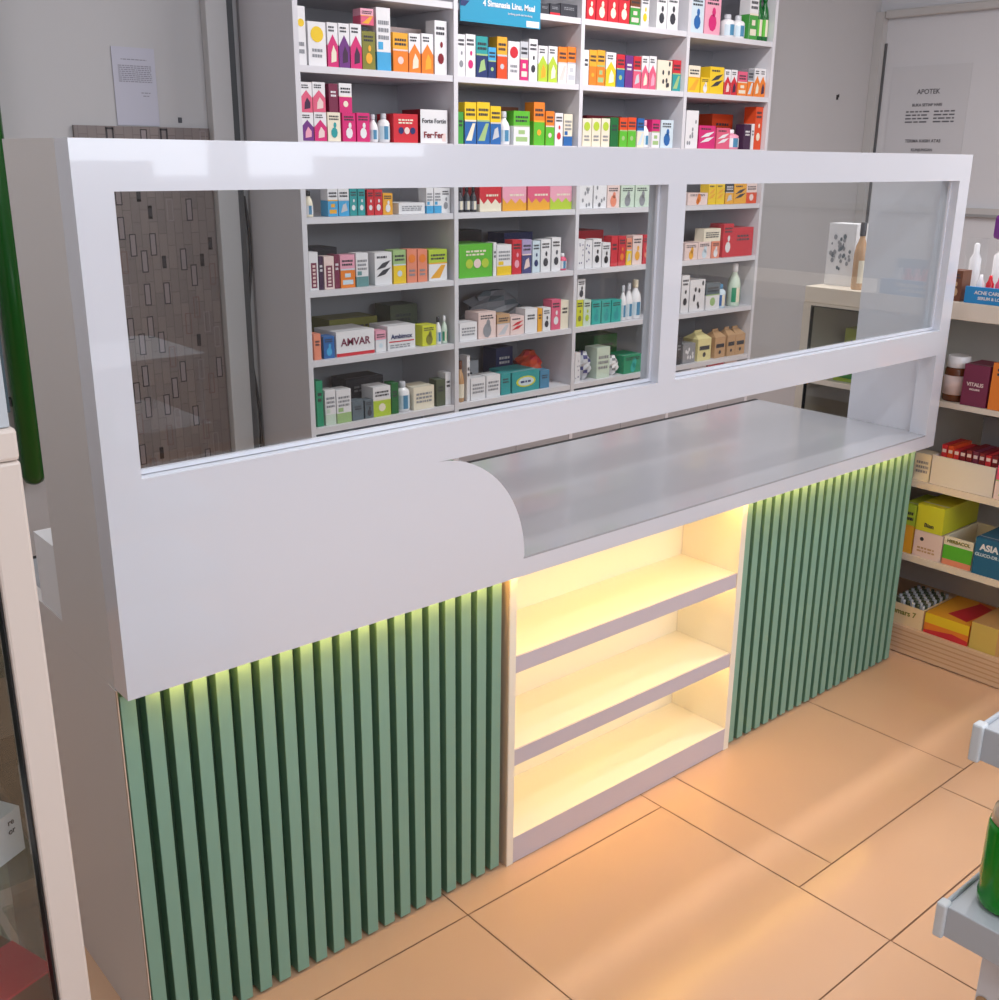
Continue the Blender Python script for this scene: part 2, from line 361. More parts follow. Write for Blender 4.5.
def build_carton(kind, x, yf, z, w, h, d, cols, label, group, rz=0., name='medicine_carton', face='y'):
    rnd = random.Random(label)
    cols = cols.split(); c1 = paper(cols[0]); c2 = paper(cols[-1]); ink = paper('charcoal' if cols[0] not in ('charcoal', 'black', 'navy', 'plum', 'purple', 'maroon') else 'white')
    mb = MB(); y = -d/2
    if kind == 'milk':
        hb = h*.74
        mb.box(-w/2, w/2, -d/2, d/2, 0, hb, c1)
        mb.face([(-w/2, -d/2, hb), (w/2, -d/2, hb), (w/2*.55, 0, h*.94), (-w/2*.55, 0, h*.94)], c1)
        mb.face([(w/2, d/2, hb), (-w/2, d/2, hb), (-w/2*.55, 0, h*.94), (w/2*.55, 0, h*.94)], c1)
        mb.face([(-w/2, d/2, hb), (-w/2, -d/2, hb), (-w/2*.55, 0, h*.94)], c1); mb.face([(w/2, -d/2, hb), (w/2, d/2, hb), (w/2*.55, 0, h*.94)], c1)
        mb.box(-w/2*.55, w/2*.55, -.002, .002, h*.92, h, c1)
        quad_front(mb, w, h, .12, .88, .36, .5, c2, y); disc_front(mb, w, h, .5, .2, w*.12, c2, y)
    elif kind == 'pouch':
        n = 9
        for i in range(n):
            for j in range(n-1):
                def P(i_, j_):
                    a = 2*PI*i_/n; t = j_/(n-1); rr_ = (math.sin(PI*min(max(t, .06), .96))**.5)*(1+.16*math.sin(5*a+j_*2.1)+.1*math.cos(3*a-j_*1.3))
                    return (w/2*rr_*math.cos(a), d/2*rr_*math.sin(a)*.9, h*t)
                mb.face([P(i, j), P(i+1, j), P(i+1, j+1), P(i, j+1)], c1 if (i+j) % 4 else c2)
    else:
        mb.box(-w/2, w/2, -d/2, d/2, 0, h, c1)
        # tuck flap seam on the lid
        mb.face([(-w/2+.002, -d/2+d*.12, h+.0004), (w/2-.002, -d/2+d*.12, h+.0004), (w/2-.002, -d/2+d*.15, h+.0004), (-w/2+.002, -d/2+d*.15, h+.0004)], paper('lightgrey'))
        def sides(c, z0, z1):
            for s in (-1, 1):
                xx = s*(w/2+.0005); q = [(xx, -d/2, z0*h), (xx, d/2, z0*h), (xx, d/2, z1*h), (xx, -d/2, z1*h)]
                mb.face(q if s > 0 else q[::-1], c)
        if kind in ('two', 'two2'):
            quad_front(mb, w, h, 0, 1, 0, .56, c2, y); sides(c2, 0, .56)
            q = rnd.random(); c3 = paper(rnd.choice(['cream', 'blush', 'gold', 'paleblue', 'lightgrey', 'sage']))
            if q < .3: disc_front(mb, w, h, .5, .3, w*.2, c3, y, n=10)
            elif q < .55: mb.face([(-w*.3, y-.001, .12*h), (w*.34, y-.001, .2*h), (w*.2, y-.001, .46*h), (-w*.1, y-.001, .4*h)], c3)
            elif q < .8: quad_front(mb, w, h, .14, .86, .1, .24, c3, y, .001); quad_front(mb, w, h, .3, .7, .32, .44, c3, y, .001)
            else: mb.face([(-w*.42, y-.001, .08*h), (w*.1, y-.001, .08*h), (w*.42, y-.001, .5*h), (w*.18, y-.001, .5*h)], c3)
            quad_front(mb, w, h, 0, 1, .54, .58, c3, y, .0011); printed_lines(mb, w, h, .12, .88, .68, .9, ink, y, rnd)
        elif kind == 'low':
            quad_front(mb, w, h, 0, 1, 0, .3, c2, y); sides(c2, 0, .3); printed_lines(mb, w, h, .12, .88, .5, .85, paper('grey'), y, rnd, 3)
            quad_front(mb, w, h, .1, .45, .34, .46, c2, y)
        elif kind == 'disc':
            disc_front(mb, w, h, .5, .72, w*.36, c2, y); printed_lines(mb, w, h, .2, .8, .2, .45, paper('grey'), y, rnd, 2)
        elif kind == 'house':
            quad_front(mb, w, h, 0, 1, 0, .48, c2, y)
            mb.face([(-w/2, y-.0007, .48*h), (w/2, y-.0007, .48*h), (0, y-.0007, .74*h)], c2)
            sides(c2, 0, .5); c3 = paper(rnd.choice(['blush', 'cream', 'plum', 'pink', 'gold']))
            mb.face([(-w*.2, y-.001, .1*h), (w*.3, y-.001, .14*h), (w*.32, y-.001, .34*h), (w*.05, y-.001, .5*h), (-w*.16, y-.001, .32*h)], c3); printed_lines(mb, w, h, .12, .7, .8, .95, ink, y, rnd)
        elif kind == 'fig':
            disc_front(mb, w, h, .5, .3, w*.26, c2, y, n=9, squash=1.3); disc_front(mb, w, h, .56, .56, w*.12, c2, y, n=8, squash=1.6)
            printed_lines(mb, w, h, .12, .85, .74, .93, ink, y, rnd)
        elif kind == 'floral':
            for k in range(34):
                a = rnd.uniform(0, 2*PI); q = rnd.uniform(0, .4)
                disc_front(mb, w, h, .5+q*math.cos(a), .6+q*.9*math.sin(a), w*rnd.uniform(.03, .07), c2 if k % 3 else paper('slate'), y, lift=.0006+.00004*k, n=7, squash=1.3)
        elif kind == 'dot':
            disc_front(mb, w, h, .28, .7, w*.07, c2, y); printed_lines(mb, w, h, .15, .8, .2, .45, paper('tan'), y, rnd, 2)
        elif kind == 'figs':
            for k in range(7):
                disc_front(mb, w, h, rnd.uniform(.15, .85), rnd.uniform(.12, .9), w*.07, c2, y, n=7, squash=1.6)
        elif kind == 'face':
            for k in range(3): disc_front(mb, w, h, .3+.24*k, .42, w*.11, c2 if k % 2 == 0 else paper('blush'), y, lift=.0011+.0002*k)
            printed_lines(mb, w, h, .2, .8, .66, .86, paper('cream'), y, rnd)
        elif kind == 'swoosh':
            for k in range(2):
                z0 = .25+.22*k
                mb.face([(-w*.42, y-.0008, z0*h), (w*.1, y-.0008, (z0+.07)*h), (w*.44, y-.0008, (z0+.28)*h), (-w*.05, y-.0008, (z0+.2)*h)], c2)
            printed_lines(mb, w, h, .12, .7, .82, .94, ink, y, rnd, 1)
        elif kind == 'hills':
            q = [(-w/2, y-.0008, 0), (w/2, y-.0008, 0), (w/2, y-.0008, .36*h)]
            for k in range(5): q.append((w/2-w*(k+.5)/5.5, y-.0008, (.5 if k % 2 else .3)*h))
            q.append((-w/2, y-.0008, .55*h)); mb.face(q, c2); sides(c2, 0, .3); printed_lines(mb, w, h, .3, .9, .6, .75, paper('cream'), y, rnd, 1)
        elif kind == 'vtext':
            quad_front(mb, w, h, .18, .82, .06, .72, c2, y)
            for k in range(6): quad_front(mb, w, h, .34, .66, .1+.1*k, .16+.1*k, paper('blush'), y, .0012)
        elif kind == 'oval':
            disc_front(mb, w, h, .5, .5, w*.36, c2, y, squash=.42); disc_front(mb, w, h, .5, .5, w*.29, paper('paleblue'), y, lift=.0012, squash=.4)
            printed_lines(mb, w, h, .3, .7, .44, .62, paper('navy'), y, rnd, 1, .0015)
        elif kind == 'text':
            printed_lines(mb, w, h, .12, .88, .3, .8, c2, y, rnd, 3)
        elif kind == 'blank': pass
        elif kind in ('amvar', 'ambi', 'ferty'):
            if kind == 'amvar': quad_front(mb, w, h, 0, 1, 0, .13, paper('red'), y)
            if kind == 'ambi': quad_front(mb, w, h, .05, .95, .32, .37, paper('red'), y); printed_lines(mb, w, h, .08, .8, .08, .26, paper('grey'), y, rnd)
            if kind == 'ferty': quad_front(mb, w, h, .8, .93, .06, .3, paper('blush'), y); sides(paper('darkred'), 0, 1)
        else:
            if len(cols) > 1: quad_front(mb, w, h, 0, 1, 0, .25, c2, y)
            printed_lines(mb, w, h, .2, .8, .55, .8, ink if cols[0] != 'charcoal' else paper('grey'), y, rnd)
    off = d/2
    loc = (x, yf+off, z+.0006) if face == 'y' else (x+off, yf, z+.0006)
    if face == 'y' and not rz and kind not in ('amvar',): rz = rnd.uniform(-.028, .028)
    o = mb.build(name, None, loc, rz if face == 'y' else rz-PI/2)
    tag(o, label, 'medicine pack' if name == 'medicine_carton' else name.replace('_', ' '), group)
    fy = -d/2-.0012
    if kind == 'amvar':
        lettering('AMVAR', h*.42, paper('maroon'), o, (0, fy, h*.55), bold=.0006)
    if kind == 'ambi':
        lettering('Ambimox', h*.27, paper('navy'), o, (-.0*w, fy, h*.55), bold=.0006)
    if kind == 'ferty':
        lettering('Forte Fortin', h*.19, paper('charcoal'), o, (0, fy, h*.66), bold=.0003)
        lettering('Fer\u00b7Fer', h*.26, paper('darkred'), o, (-w*.03, fy, h*.24), bold=.0006)
    return o
def build_bottle(x, yf, z, w, h, cols, label, group, cat='bottle', name='medicine_bottle', flat=1., seg=18):
    cols = cols.split(); body = plastic(cols[0]); cap = plastic(cols[-1] if cols[-1] != cols[0] or cols[0] != 'white' else 'lightgrey')
    r = w/2; ry = r*flat
    root = empty(name, (x, yf+ry, z+.0006), label, cat, group)
    slim = h > 2.2*w
    prof = [(r*.9, 0), (r, h*.03), (r, h*.52 if slim else h*.66), (r*.82, h*.64 if slim else h*.74), (r*.42, h*.76 if slim else h*.8), (r*.38, h*.84)]
    MB().lathe(prof, body, seg, sy=flat).build('bottle_body', root)
    ct = h if slim else h
    MB().lathe([(r*.46, h*.8), (r*.48, h*.83), (r*.46, ct*.985), (r*.4, ct)], cap, seg, sy=flat).build('cap', root)
    lc = {'white': 'paleblue', 'palegreen': 'emerald', 'charcoal': 'grey', 'deepgreen': 'grassgreen', 'tan': 'cream', 'rose': 'white', 'pink': 'white', 'cream': 'white', 'paleblue': 'blue'}.get(cols[0], 'white')
    lb = MB(); z0, z1 = h*.1, h*(.44 if slim else .56)
    n = 10
    for k in range(n):
        a0 = PI*(1.12+.76*k/n); a1 = PI*(1.12+.76*(k+1)/n); q = 1.025
        lb.face([(q*r*math.cos(a0), q*ry*math.sin(a0), z0), (q*r*math.cos(a1), q*ry*math.sin(a1), z0), (q*r*math.cos(a1), q*ry*math.sin(a1), z1), (q*r*math.cos(a0), q*ry*math.sin(a0), z1)], paper(lc) if k not in (3, 4, 5) else paper('steelblue' if lc in ('paleblue', 'white') else 'cream'))
    lb.build('bottle_label', root)
    return root
SHELF_ITEMS = [
    ('carton', 0, 1, 2.330, 1.622, 1.9720, 0.0425, 0.035, 0.045, 'charcoal', 'dark carton on the top shelf of the second bay'),
    ('carton', 0, 1, 2.381, 1.622, 1.9720, 0.0492, 0.039, 0.046, 'charcoal red', 'dark carton with red foot on the top shelf of the second bay'),
    ('carton', 0, 1, 2.450, 1.622, 1.9720, 0.0849, 0.044, 0.079, 'charcoal', 'wide dark carton on the top shelf of the second bay'),
    ('fig', 0, 2, 2.564, 1.622, 1.9720, 0.0482, 0.099, 0.045, 'red cream', 'first red carton with pale heart on the top shelf of the third bay'),
    ('fig', 0, 2, 2.622, 1.622, 1.9720, 0.0608, 0.105, 0.057, 'red cream', 'second red carton with pale heart on the top shelf of the third bay'),
    ('fig', 0, 2, 2.684, 1.622, 1.9720, 0.0560, 0.110, 0.052, 'red cream', 'third red carton with pale heart on the top shelf of the third bay'),
    ('fig', 0, 2, 2.744, 1.622, 1.9720, 0.0579, 0.113, 0.054, 'red cream', 'fourth red carton with pale heart on the top shelf of the third bay'),
    ('two', 0, 2, 2.806, 1.622, 1.9720, 0.0550, 0.115, 0.051, 'brown green', 'brown and green carton on the top shelf of the third bay'),
    ('fig', 0, 2, 2.862, 1.622, 1.9720, 0.0454, 0.110, 0.045, 'white yellow', 'white carton with yellow blob on the top shelf of the third bay'),
    ('fig', 0, 2, 2.959, 1.622, 1.9720, 0.0598, 0.129, 0.056, 'white charcoal', 'left white carton with dark emblem on the top shelf of the third bay'),
    ('fig', 0, 2, 3.026, 1.622, 1.9720, 0.0637, 0.136, 0.059, 'white charcoal', 'right white carton with dark emblem on the top shelf of the third bay'),
    ('fig', 0, 3, 3.178, 1.622, 1.9720, 0.0791, 0.139, 0.074, 'paleblue blue', 'pale blue carton on the top shelf of the right bay'),
    ('fig', 0, 3, 3.276, 1.622, 1.9720, 0.0975, 0.155, 0.091, 'pink magenta', 'pink carton on the top shelf of the right bay'),
    ('bottle', 0, 3, 3.413, 1.622, 1.9720, 0.0647, 0.092, 0.054, 'white white', 'left squat white bottle on the top shelf of the right bay'),
    ('bottle', 0, 3, 3.482, 1.622, 1.9720, 0.0608, 0.093, 0.050, 'white white', 'right squat white bottle on the top shelf of the right bay'),
    ('two', 0, 3, 3.550, 1.622, 1.9720, 0.0589, 0.180, 0.055, 'white green', 'green and white carton with orange foot on the top shelf of the right bay'),
    ('bottle', 0, 3, 3.607, 1.622, 1.9720, 0.0421, 0.194, 0.041, 'deepgreen deepgreen', 'left tall green bottle on the top shelf of the right bay'),
    ('bottle', 0, 3, 3.649, 1.622, 1.9720, 0.0392, 0.199, 0.038, 'deepgreen deepgreen', 'right tall green bottle on the top shelf of the right bay'),
    ('disc', 1, 0, 1.321, 1.622, 1.7450, 0.0318, 0.167, 0.045, 'white yellow', 'tall white carton with yellow disc on the second shelf of the left bay'),
    ('disc', 1, 0, 1.376, 1.622, 1.7450, 0.0637, 0.127, 0.059, 'white yellow', 'wide white carton with yellow disc on the second shelf of the left bay'),
    ('house', 1, 0, 1.433, 1.622, 1.7450, 0.0376, 0.129, 0.045, 'white magenta', 'left white and magenta carton on the second shelf of the left bay'),
    ('house', 1, 0, 1.475, 1.622, 1.7450, 0.0386, 0.130, 0.045, 'white purple', 'white and purple carton on the second shelf of the left bay'),
    ('house', 1, 0, 1.519, 1.622, 1.7450, 0.0415, 0.132, 0.045, 'white magenta', 'right white and magenta carton on the second shelf of the left bay'),
    ('two', 1, 0, 1.564, 1.622, 1.8770, 0.0483, 0.048, 0.045, 'pink rose', 'pink carton stacked on the olive carton on the second shelf of the left bay'),
    ('fig', 1, 0, 1.567, 1.622, 1.7450, 0.0492, 0.114, 0.046, 'olive gold', 'olive carton with gold figure on the second shelf of the left bay'),
    ('low', 1, 0, 1.626, 1.622, 1.7450, 0.0531, 0.188, 0.049, 'white sky', 'tall white carton with blue squares on the second shelf of the left bay'),
    ('two', 1, 0, 1.691, 1.622, 1.7450, 0.0598, 0.119, 0.056, 'gold orange', 'gold and orange carton on the second shelf of the left bay'),
    ('house', 1, 0, 1.749, 1.622, 1.7450, 0.0463, 0.121, 0.045, 'white orange', 'left white topped orange carton on the second shelf of the left bay'),
    ('house', 1, 0, 1.801, 1.622, 1.7450, 0.0483, 0.124, 0.045, 'white orange', 'right white topped orange carton on the second shelf of the left bay'),
    ('fig', 1, 0, 1.857, 1.622, 1.7450, 0.0511, 0.168, 0.048, 'white darkred', 'tall white carton with dark red leaf on the second shelf of the left bay'),
    ('house', 2, 0, 1.329, 1.622, 1.6090, 0.0425, 0.088, 0.045, 'white rose', 'white and rose carton stacked on another on the third shelf of the left bay'),
    ('house', 2, 0, 1.329, 1.622, 1.5250, 0.0444, 0.084, 0.045, 'white purple', 'white and purple carton on the third shelf of the left bay'),
    ('house', 2, 0, 1.376, 1.622, 1.6110, 0.0444, 0.088, 0.045, 'white rose', 'white and rose carton stacked on top on the third shelf of the left bay'),
    ('house', 2, 0, 1.377, 1.622, 1.5250, 0.0434, 0.086, 0.045, 'white magenta', 'white and magenta carton on the third shelf of the left bay'),
    ('fig', 2, 0, 1.427, 1.622, 1.5250, 0.0473, 0.087, 0.045, 'cream teal', 'cream carton with teal drop on the third shelf of the left bay'),
    ('carton', 2, 0, 1.428, 1.622, 1.6120, 0.0328, 0.085, 0.045, 'maroon', 'dark maroon carton stacked on top on the third shelf of the left bay'),
    ('two', 2, 0, 1.473, 1.622, 1.6120, 0.0473, 0.088, 0.045, 'white magenta', 'white topped magenta carton stacked on top on the third shelf of the left bay'),
    ('fig', 2, 0, 1.483, 1.622, 1.5250, 0.0502, 0.087, 0.047, 'magenta white', 'left magenta carton with white mark on the third shelf of the left bay'),
    ('fig', 2, 0, 1.538, 1.622, 1.5250, 0.0492, 0.089, 0.046, 'magenta white', 'right magenta carton with white mark on the third shelf of the left bay'),
    ('bottle', 2, 0, 1.586, 1.622, 1.5250, 0.0347, 0.086, 0.029, 'white white', 'left white bottle with white cap on the third shelf of the left bay'),
    ('bottle', 2, 0, 1.631, 1.622, 1.5250, 0.0415, 0.090, 0.034, 'white white', 'right white bottle with white cap on the third shelf of the left bay'),
    ('face', 2, 0, 1.707, 1.622, 1.5250, 0.1004, 0.091, 0.094, 'red navy', 'wide red carton with round faces on the third shelf of the left bay'),
    ('ferty', 2, 0, 1.827, 1.622, 1.5250, 0.1139, 0.108, 0.106, 'white', 'wide white carton with two dark name lines on the third shelf of the left bay'),
    ('fig', 1, 1, 1.945, 1.622, 1.7450, 0.0338, 0.133, 0.045, 'white grey', 'white carton with grey figure on the second shelf of the second bay'),
    ('fig', 1, 1, 1.987, 1.622, 1.7450, 0.0425, 0.136, 0.045, 'white magenta', 'white carton with pink figure on the second shelf of the second bay'),
    ('two', 1, 1, 2.038, 1.622, 1.7450, 0.0502, 0.133, 0.047, 'teal navy', 'teal to navy carton on the second shelf of the second bay'),
    ('two', 1, 1, 2.084, 1.622, 1.7450, 0.0347, 0.101, 0.045, 'sky navy', 'short sky blue carton on the second shelf of the second bay'),
    ('two', 1, 1, 2.130, 1.622, 1.7450, 0.0454, 0.138, 0.045, 'gold orangered', 'gold and orange-red carton on the second shelf of the second bay'),
    ('disc', 1, 1, 2.185, 1.622, 1.7450, 0.0540, 0.127, 0.050, 'white red', 'white carton with red disc on the second shelf of the second bay'),
    ('two', 1, 1, 2.234, 1.622, 1.7450, 0.0376, 0.130, 0.045, 'lightgrey magenta', 'grey and magenta carton on the second shelf of the second bay'),
    ('fig', 1, 1, 2.279, 1.622, 1.7450, 0.0396, 0.141, 0.045, 'white charcoal', 'tall white carton with dark label on the second shelf of the second bay'),
    ('house', 1, 1, 2.326, 1.622, 1.7450, 0.0444, 0.122, 0.045, 'white lime', 'left white and lime carton on the second shelf of the second bay'),
    ('house', 1, 1, 2.376, 1.622, 1.7450, 0.0434, 0.124, 0.045, 'white lime', 'right white and lime carton on the second shelf of the second bay'),
    ('two', 1, 1, 2.425, 1.622, 1.7450, 0.0441, 0.125, 0.045, 'orange white', 'left white carton with orange top on the second shelf of the second bay'),
    ('two', 1, 1, 2.471, 1.622, 1.7450, 0.0451, 0.128, 0.046, 'orange white', 'right white carton with orange top on the second shelf of the second bay'),
    ('carton', 2, 1, 1.942, 1.622, 1.5250, 0.0251, 0.105, 0.045, 'green', 'narrow green and white carton on the third shelf of the second bay'),
    ('two', 2, 1, 1.986, 1.622, 1.5250, 0.0521, 0.138, 0.049, 'yellow blue', 'left yellow topped blue carton on the third shelf of the second bay'),
    ('two', 2, 1, 2.046, 1.622, 1.5250, 0.0569, 0.140, 0.053, 'yellow blue', 'middle yellow topped blue carton on the third shelf of the second bay'),
    ('two', 2, 1, 2.103, 1.622, 1.5250, 0.0473, 0.129, 0.045, 'yellow blue', 'right yellow topped blue carton on the third shelf of the second bay'),
    ('bottle', 2, 1, 2.159, 1.622, 1.5250, 0.0463, 0.114, 0.038, 'white lightgrey', 'white bottle with grey cap on the third shelf of the second bay'),
    ('two', 2, 1, 2.228, 1.622, 1.5250, 0.0762, 0.117, 0.071, 'grassgreen white', 'bright green and white carton on the third shelf of the second bay'),
    ('two', 2, 1, 2.313, 1.622, 1.5250, 0.0540, 0.150, 0.050, 'orange grassgreen', 'tall orange and green carton on the third shelf of the second bay'),
    ('two', 2, 1, 2.368, 1.622, 1.5250, 0.0444, 0.121, 0.045, 'orange grassgreen', 'short orange and green carton on the third shelf of the second bay'),
    ('fig', 2, 1, 2.415, 1.622, 1.5250, 0.0396, 0.116, 0.045, 'white red', 'white carton with red edge on the third shelf of the second bay'),
    ('low', 2, 1, 2.463, 1.622, 1.5250, 0.0434, 0.114, 0.045, 'cream blue', 'cream carton with blue foot on the third shelf of the second bay'),
    ('carton', 1, 2, 2.548, 1.622, 1.7450, 0.0270, 0.123, 0.045, 'white', 'narrow white carton on the second shelf of the third bay'),
    ('two', 1, 2, 2.585, 1.622, 1.7450, 0.0386, 0.125, 0.045, 'gold orange', 'left gold and orange carton on the second shelf of the third bay'),
    ('two', 1, 2, 2.628, 1.622, 1.7450, 0.0415, 0.127, 0.045, 'gold orange', 'right gold and orange carton on the second shelf of the third bay'),
    ('house', 1, 2, 2.683, 1.622, 1.7450, 0.0531, 0.123, 0.050, 'white yellow', 'white and yellow carton on the second shelf of the third bay'),
    ('two', 1, 2, 2.737, 1.622, 1.7450, 0.0444, 0.119, 0.045, 'red blue', 'blue carton with red top on the second shelf of the third bay'),
    ('carton', 1, 2, 2.786, 1.622, 1.7450, 0.0425, 0.118, 0.045, 'purple', 'plain purple carton on the second shelf of the third bay'),
    ('two', 1, 2, 2.832, 1.622, 1.7450, 0.0415, 0.118, 0.045, 'red rose', 'rose carton with red top on the second shelf of the third bay'),
    ('house', 1, 2, 2.878, 1.622, 1.7450, 0.0396, 0.122, 0.045, 'white rose', 'left white and rose carton on the second shelf of the third bay'),
    ('house', 1, 2, 2.923, 1.622, 1.7450, 0.0405, 0.124, 0.045, 'white rose', 'right white and rose carton on the second shelf of the third bay'),
    ('figs', 1, 2, 2.995, 1.622, 1.7450, 0.0878, 0.113, 0.082, 'cream charcoal', 'cream carton with dark dancing figures on the second shelf of the third bay'),
    ('two', 1, 2, 3.069, 1.622, 1.7450, 0.0483, 0.118, 0.045, 'red teal', 'teal carton with red top on the second shelf of the third bay'),
    ('disc', 2, 2, 2.564, 1.622, 1.5250, 0.0454, 0.101, 0.045, 'cream lime', 'left cream carton with lime apple on the third shelf of the third bay'),
    ('disc', 2, 2, 2.614, 1.622, 1.5250, 0.0473, 0.103, 0.045, 'cream lime', 'middle cream carton with lime apple on the third shelf of the third bay'),
    ('disc', 2, 2, 2.666, 1.622, 1.5250, 0.0463, 0.104, 0.045, 'cream lime', 'right cream carton with lime apple on the third shelf of the third bay'),
    ('carton', 2, 2, 2.716, 1.622, 1.5250, 0.0434, 0.109, 0.045, 'deepgreen', 'dark green carton on the third shelf of the third bay'),
    ('two', 2, 2, 2.767, 1.622, 1.5250, 0.0444, 0.110, 0.045, 'orangered grassgreen', 'left orange-red and green carton on the third shelf of the third bay'),
    ('two', 2, 2, 2.817, 1.622, 1.5250, 0.0463, 0.112, 0.045, 'orangered grassgreen', 'right orange-red and green carton on the third shelf of the third bay'),
    ('two', 2, 2, 2.868, 1.622, 1.5250, 0.0405, 0.110, 0.045, 'blue cream', 'blue and cream carton on the third shelf of the third bay'),
    ('bottle', 2, 2, 2.911, 1.622, 1.5250, 0.0367, 0.104, 0.030, 'white pink', 'white bottle with pink cap on the third shelf of the third bay'),
    ('two', 2, 2, 2.959, 1.622, 1.5250, 0.0482, 0.108, 0.045, 'magenta white', 'magenta topped white carton on the third shelf of the third bay'),
    ('fig', 2, 2, 3.029, 1.622, 1.5250, 0.0753, 0.108, 0.070, 'paleblue blue', 'pale blue carton with blue mark on the third shelf of the third bay'),
    ('two', 1, 3, 3.180, 1.622, 1.7450, 0.0743, 0.104, 0.069, 'cream yellow', 'cream and yellow carton on the second shelf of the right bay'),
    ('fig', 1, 3, 3.253, 1.622, 1.7450, 0.0550, 0.062, 0.051, 'yellow white', 'small yellow carton on the second shelf of the right bay'),
    ('swoosh', 1, 3, 3.329, 1.622, 1.7450, 0.0888, 0.107, 0.083, 'yellow charcoal', 'yellow carton with black stripe and raised flap on the second shelf of the right bay'),
    ('house', 1, 3, 3.401, 1.622, 1.7450, 0.0396, 0.101, 0.045, 'white red', 'left white and red carton on the second shelf of the right bay'),
    ('house', 1, 3, 3.446, 1.622, 1.7450, 0.0396, 0.102, 0.045, 'white red', 'right white and red carton on the second shelf of the right bay'),
    ('two', 1, 3, 3.505, 1.622, 1.7450, 0.0627, 0.098, 0.058, 'rose orange', 'rose and orange carton on the second shelf of the right bay'),
    ('two', 1, 3, 3.561, 1.622, 1.7450, 0.0396, 0.112, 0.045, 'grey orange', 'grey and orange carton on the second shelf of the right bay'),
    ('house', 1, 3, 3.607, 1.622, 1.7450, 0.0407, 0.117, 0.045, 'white orange', 'left white and orange carton on the second shelf of the right bay'),
    ('house', 1, 3, 3.648, 1.622, 1.7450, 0.0397, 0.117, 0.045, 'white orange', 'right white and orange carton on the second shelf of the right bay'),
    ('figs', 2, 3, 3.186, 1.622, 1.5250, 0.0772, 0.150, 0.072, 'white grey', 'white gift box with grey dots on the third shelf of the right bay'),
    ('swoosh', 2, 3, 3.289, 1.622, 1.5250, 0.1052, 0.093, 0.098, 'magenta white', 'magenta and white carton on the third shelf of the right bay'),
    ('swoosh', 2, 3, 3.399, 1.622, 1.5250, 0.0878, 0.086, 0.082, 'rose white', 'rose and white carton on the third shelf of the right bay'),
    ('bottle', 2, 3, 3.493, 1.622, 1.5250, 0.0820, 0.082, 0.068, 'pink white', 'pink tub with white lid on the third shelf of the right bay'),
    ('carton', 2, 3, 3.566, 1.622, 1.5250, 0.0492, 0.105, 0.046, 'plum', 'dark plum carton on the third shelf of the right bay'),
    ('carton', 2, 3, 3.605, 1.622, 1.5250, 0.0192, 0.108, 0.045, 'white', 'narrow white carton on the third shelf of the right bay'),
    ('fig', 2, 3, 3.642, 1.622, 1.5250, 0.0520, 0.180, 0.062, 'orangered cream', 'tall orange-red carton on the third shelf of the right bay'),
    ('bottle', 3, 0, 1.329, 1.622, 1.2930, 0.0280, 0.081, 0.023, 'cream black', 'dark capped bottle with white label on the fourth shelf of the left bay'),
    ('two', 3, 0, 1.412, 1.622, 1.2930, 0.0367, 0.089, 0.045, 'white sky', 'left white and sky blue carton on the fourth shelf of the left bay'),
    ('two', 3, 0, 1.454, 1.622, 1.2930, 0.0396, 0.089, 0.045, 'white sky', 'right white and sky blue carton on the fourth shelf of the left bay'),
    ('fig', 3, 0, 1.491, 1.622, 1.2930, 0.0270, 0.086, 0.045, 'teal white', 'left teal carton with white letters on the fourth shelf of the left bay'),
    ('fig', 3, 0, 1.522, 1.622, 1.2930, 0.0280, 0.085, 0.045, 'teal white', 'right teal carton with white letters on the fourth shelf of the left bay'),
    ('fig', 3, 0, 1.558, 1.622, 1.2930, 0.0261, 0.082, 0.045, 'red white', 'left red carton with white panel on the fourth shelf of the left bay'),
    ('fig', 3, 0, 1.590, 1.622, 1.2930, 0.0318, 0.082, 0.045, 'red white', 'right red carton with white panel on the fourth shelf of the left bay'),
    ('fig', 3, 0, 1.628, 1.622, 1.2930, 0.0386, 0.070, 0.045, 'gold white', 'gold carton with white panel on the fourth shelf of the left bay'),
    ('text', 3, 0, 1.729, 1.622, 1.2930, 0.1081, 0.037, 0.101, 'white grey', 'flat white carton lying on its side on the fourth shelf of the left bay'),
    ('low', 3, 0, 1.805, 1.622, 1.2930, 0.0299, 0.085, 0.045, 'white sky', 'left white carton with blue foot on the fourth shelf of the left bay'),
    ('low', 3, 0, 1.840, 1.622, 1.2930, 0.0318, 0.085, 0.045, 'white sky', 'right white carton with blue foot on the fourth shelf of the left bay'),
    ('fig', 3, 0, 1.875, 1.622, 1.2930, 0.0367, 0.084, 0.045, 'white grey', 'white carton with grey mark on the fourth shelf of the left bay'),
    ('vtext', 4, 0, 1.330, 1.622, 1.0610, 0.0328, 0.122, 0.045, 'white maroon', 'white carton with maroon upright lettering on the fifth shelf of the left bay'),
    ('carton', 4, 0, 1.357, 1.622, 1.0610, 0.0164, 0.107, 0.045, 'plum', 'narrow plum carton on the fifth shelf of the left bay'),
    ('vtext', 4, 0, 1.388, 1.622, 1.0610, 0.0376, 0.106, 0.045, 'blush maroon', 'pale pink carton with dark seal on the fifth shelf of the left bay'),
    ('carton', 4, 0, 1.419, 1.622, 1.0610, 0.0183, 0.110, 0.045, 'maroon', 'narrow maroon carton on the fifth shelf of the left bay'),
    ('two2', 4, 0, 1.460, 1.622, 1.0610, 0.0560, 0.107, 0.052, 'pink orange', 'pink and orange carton on the fifth shelf of the left bay'),
    ('low', 4, 0, 1.518, 1.622, 1.0610, 0.0482, 0.111, 0.045, 'white tealgrey', 'white carton with teal foot on the fifth shelf of the left bay'),
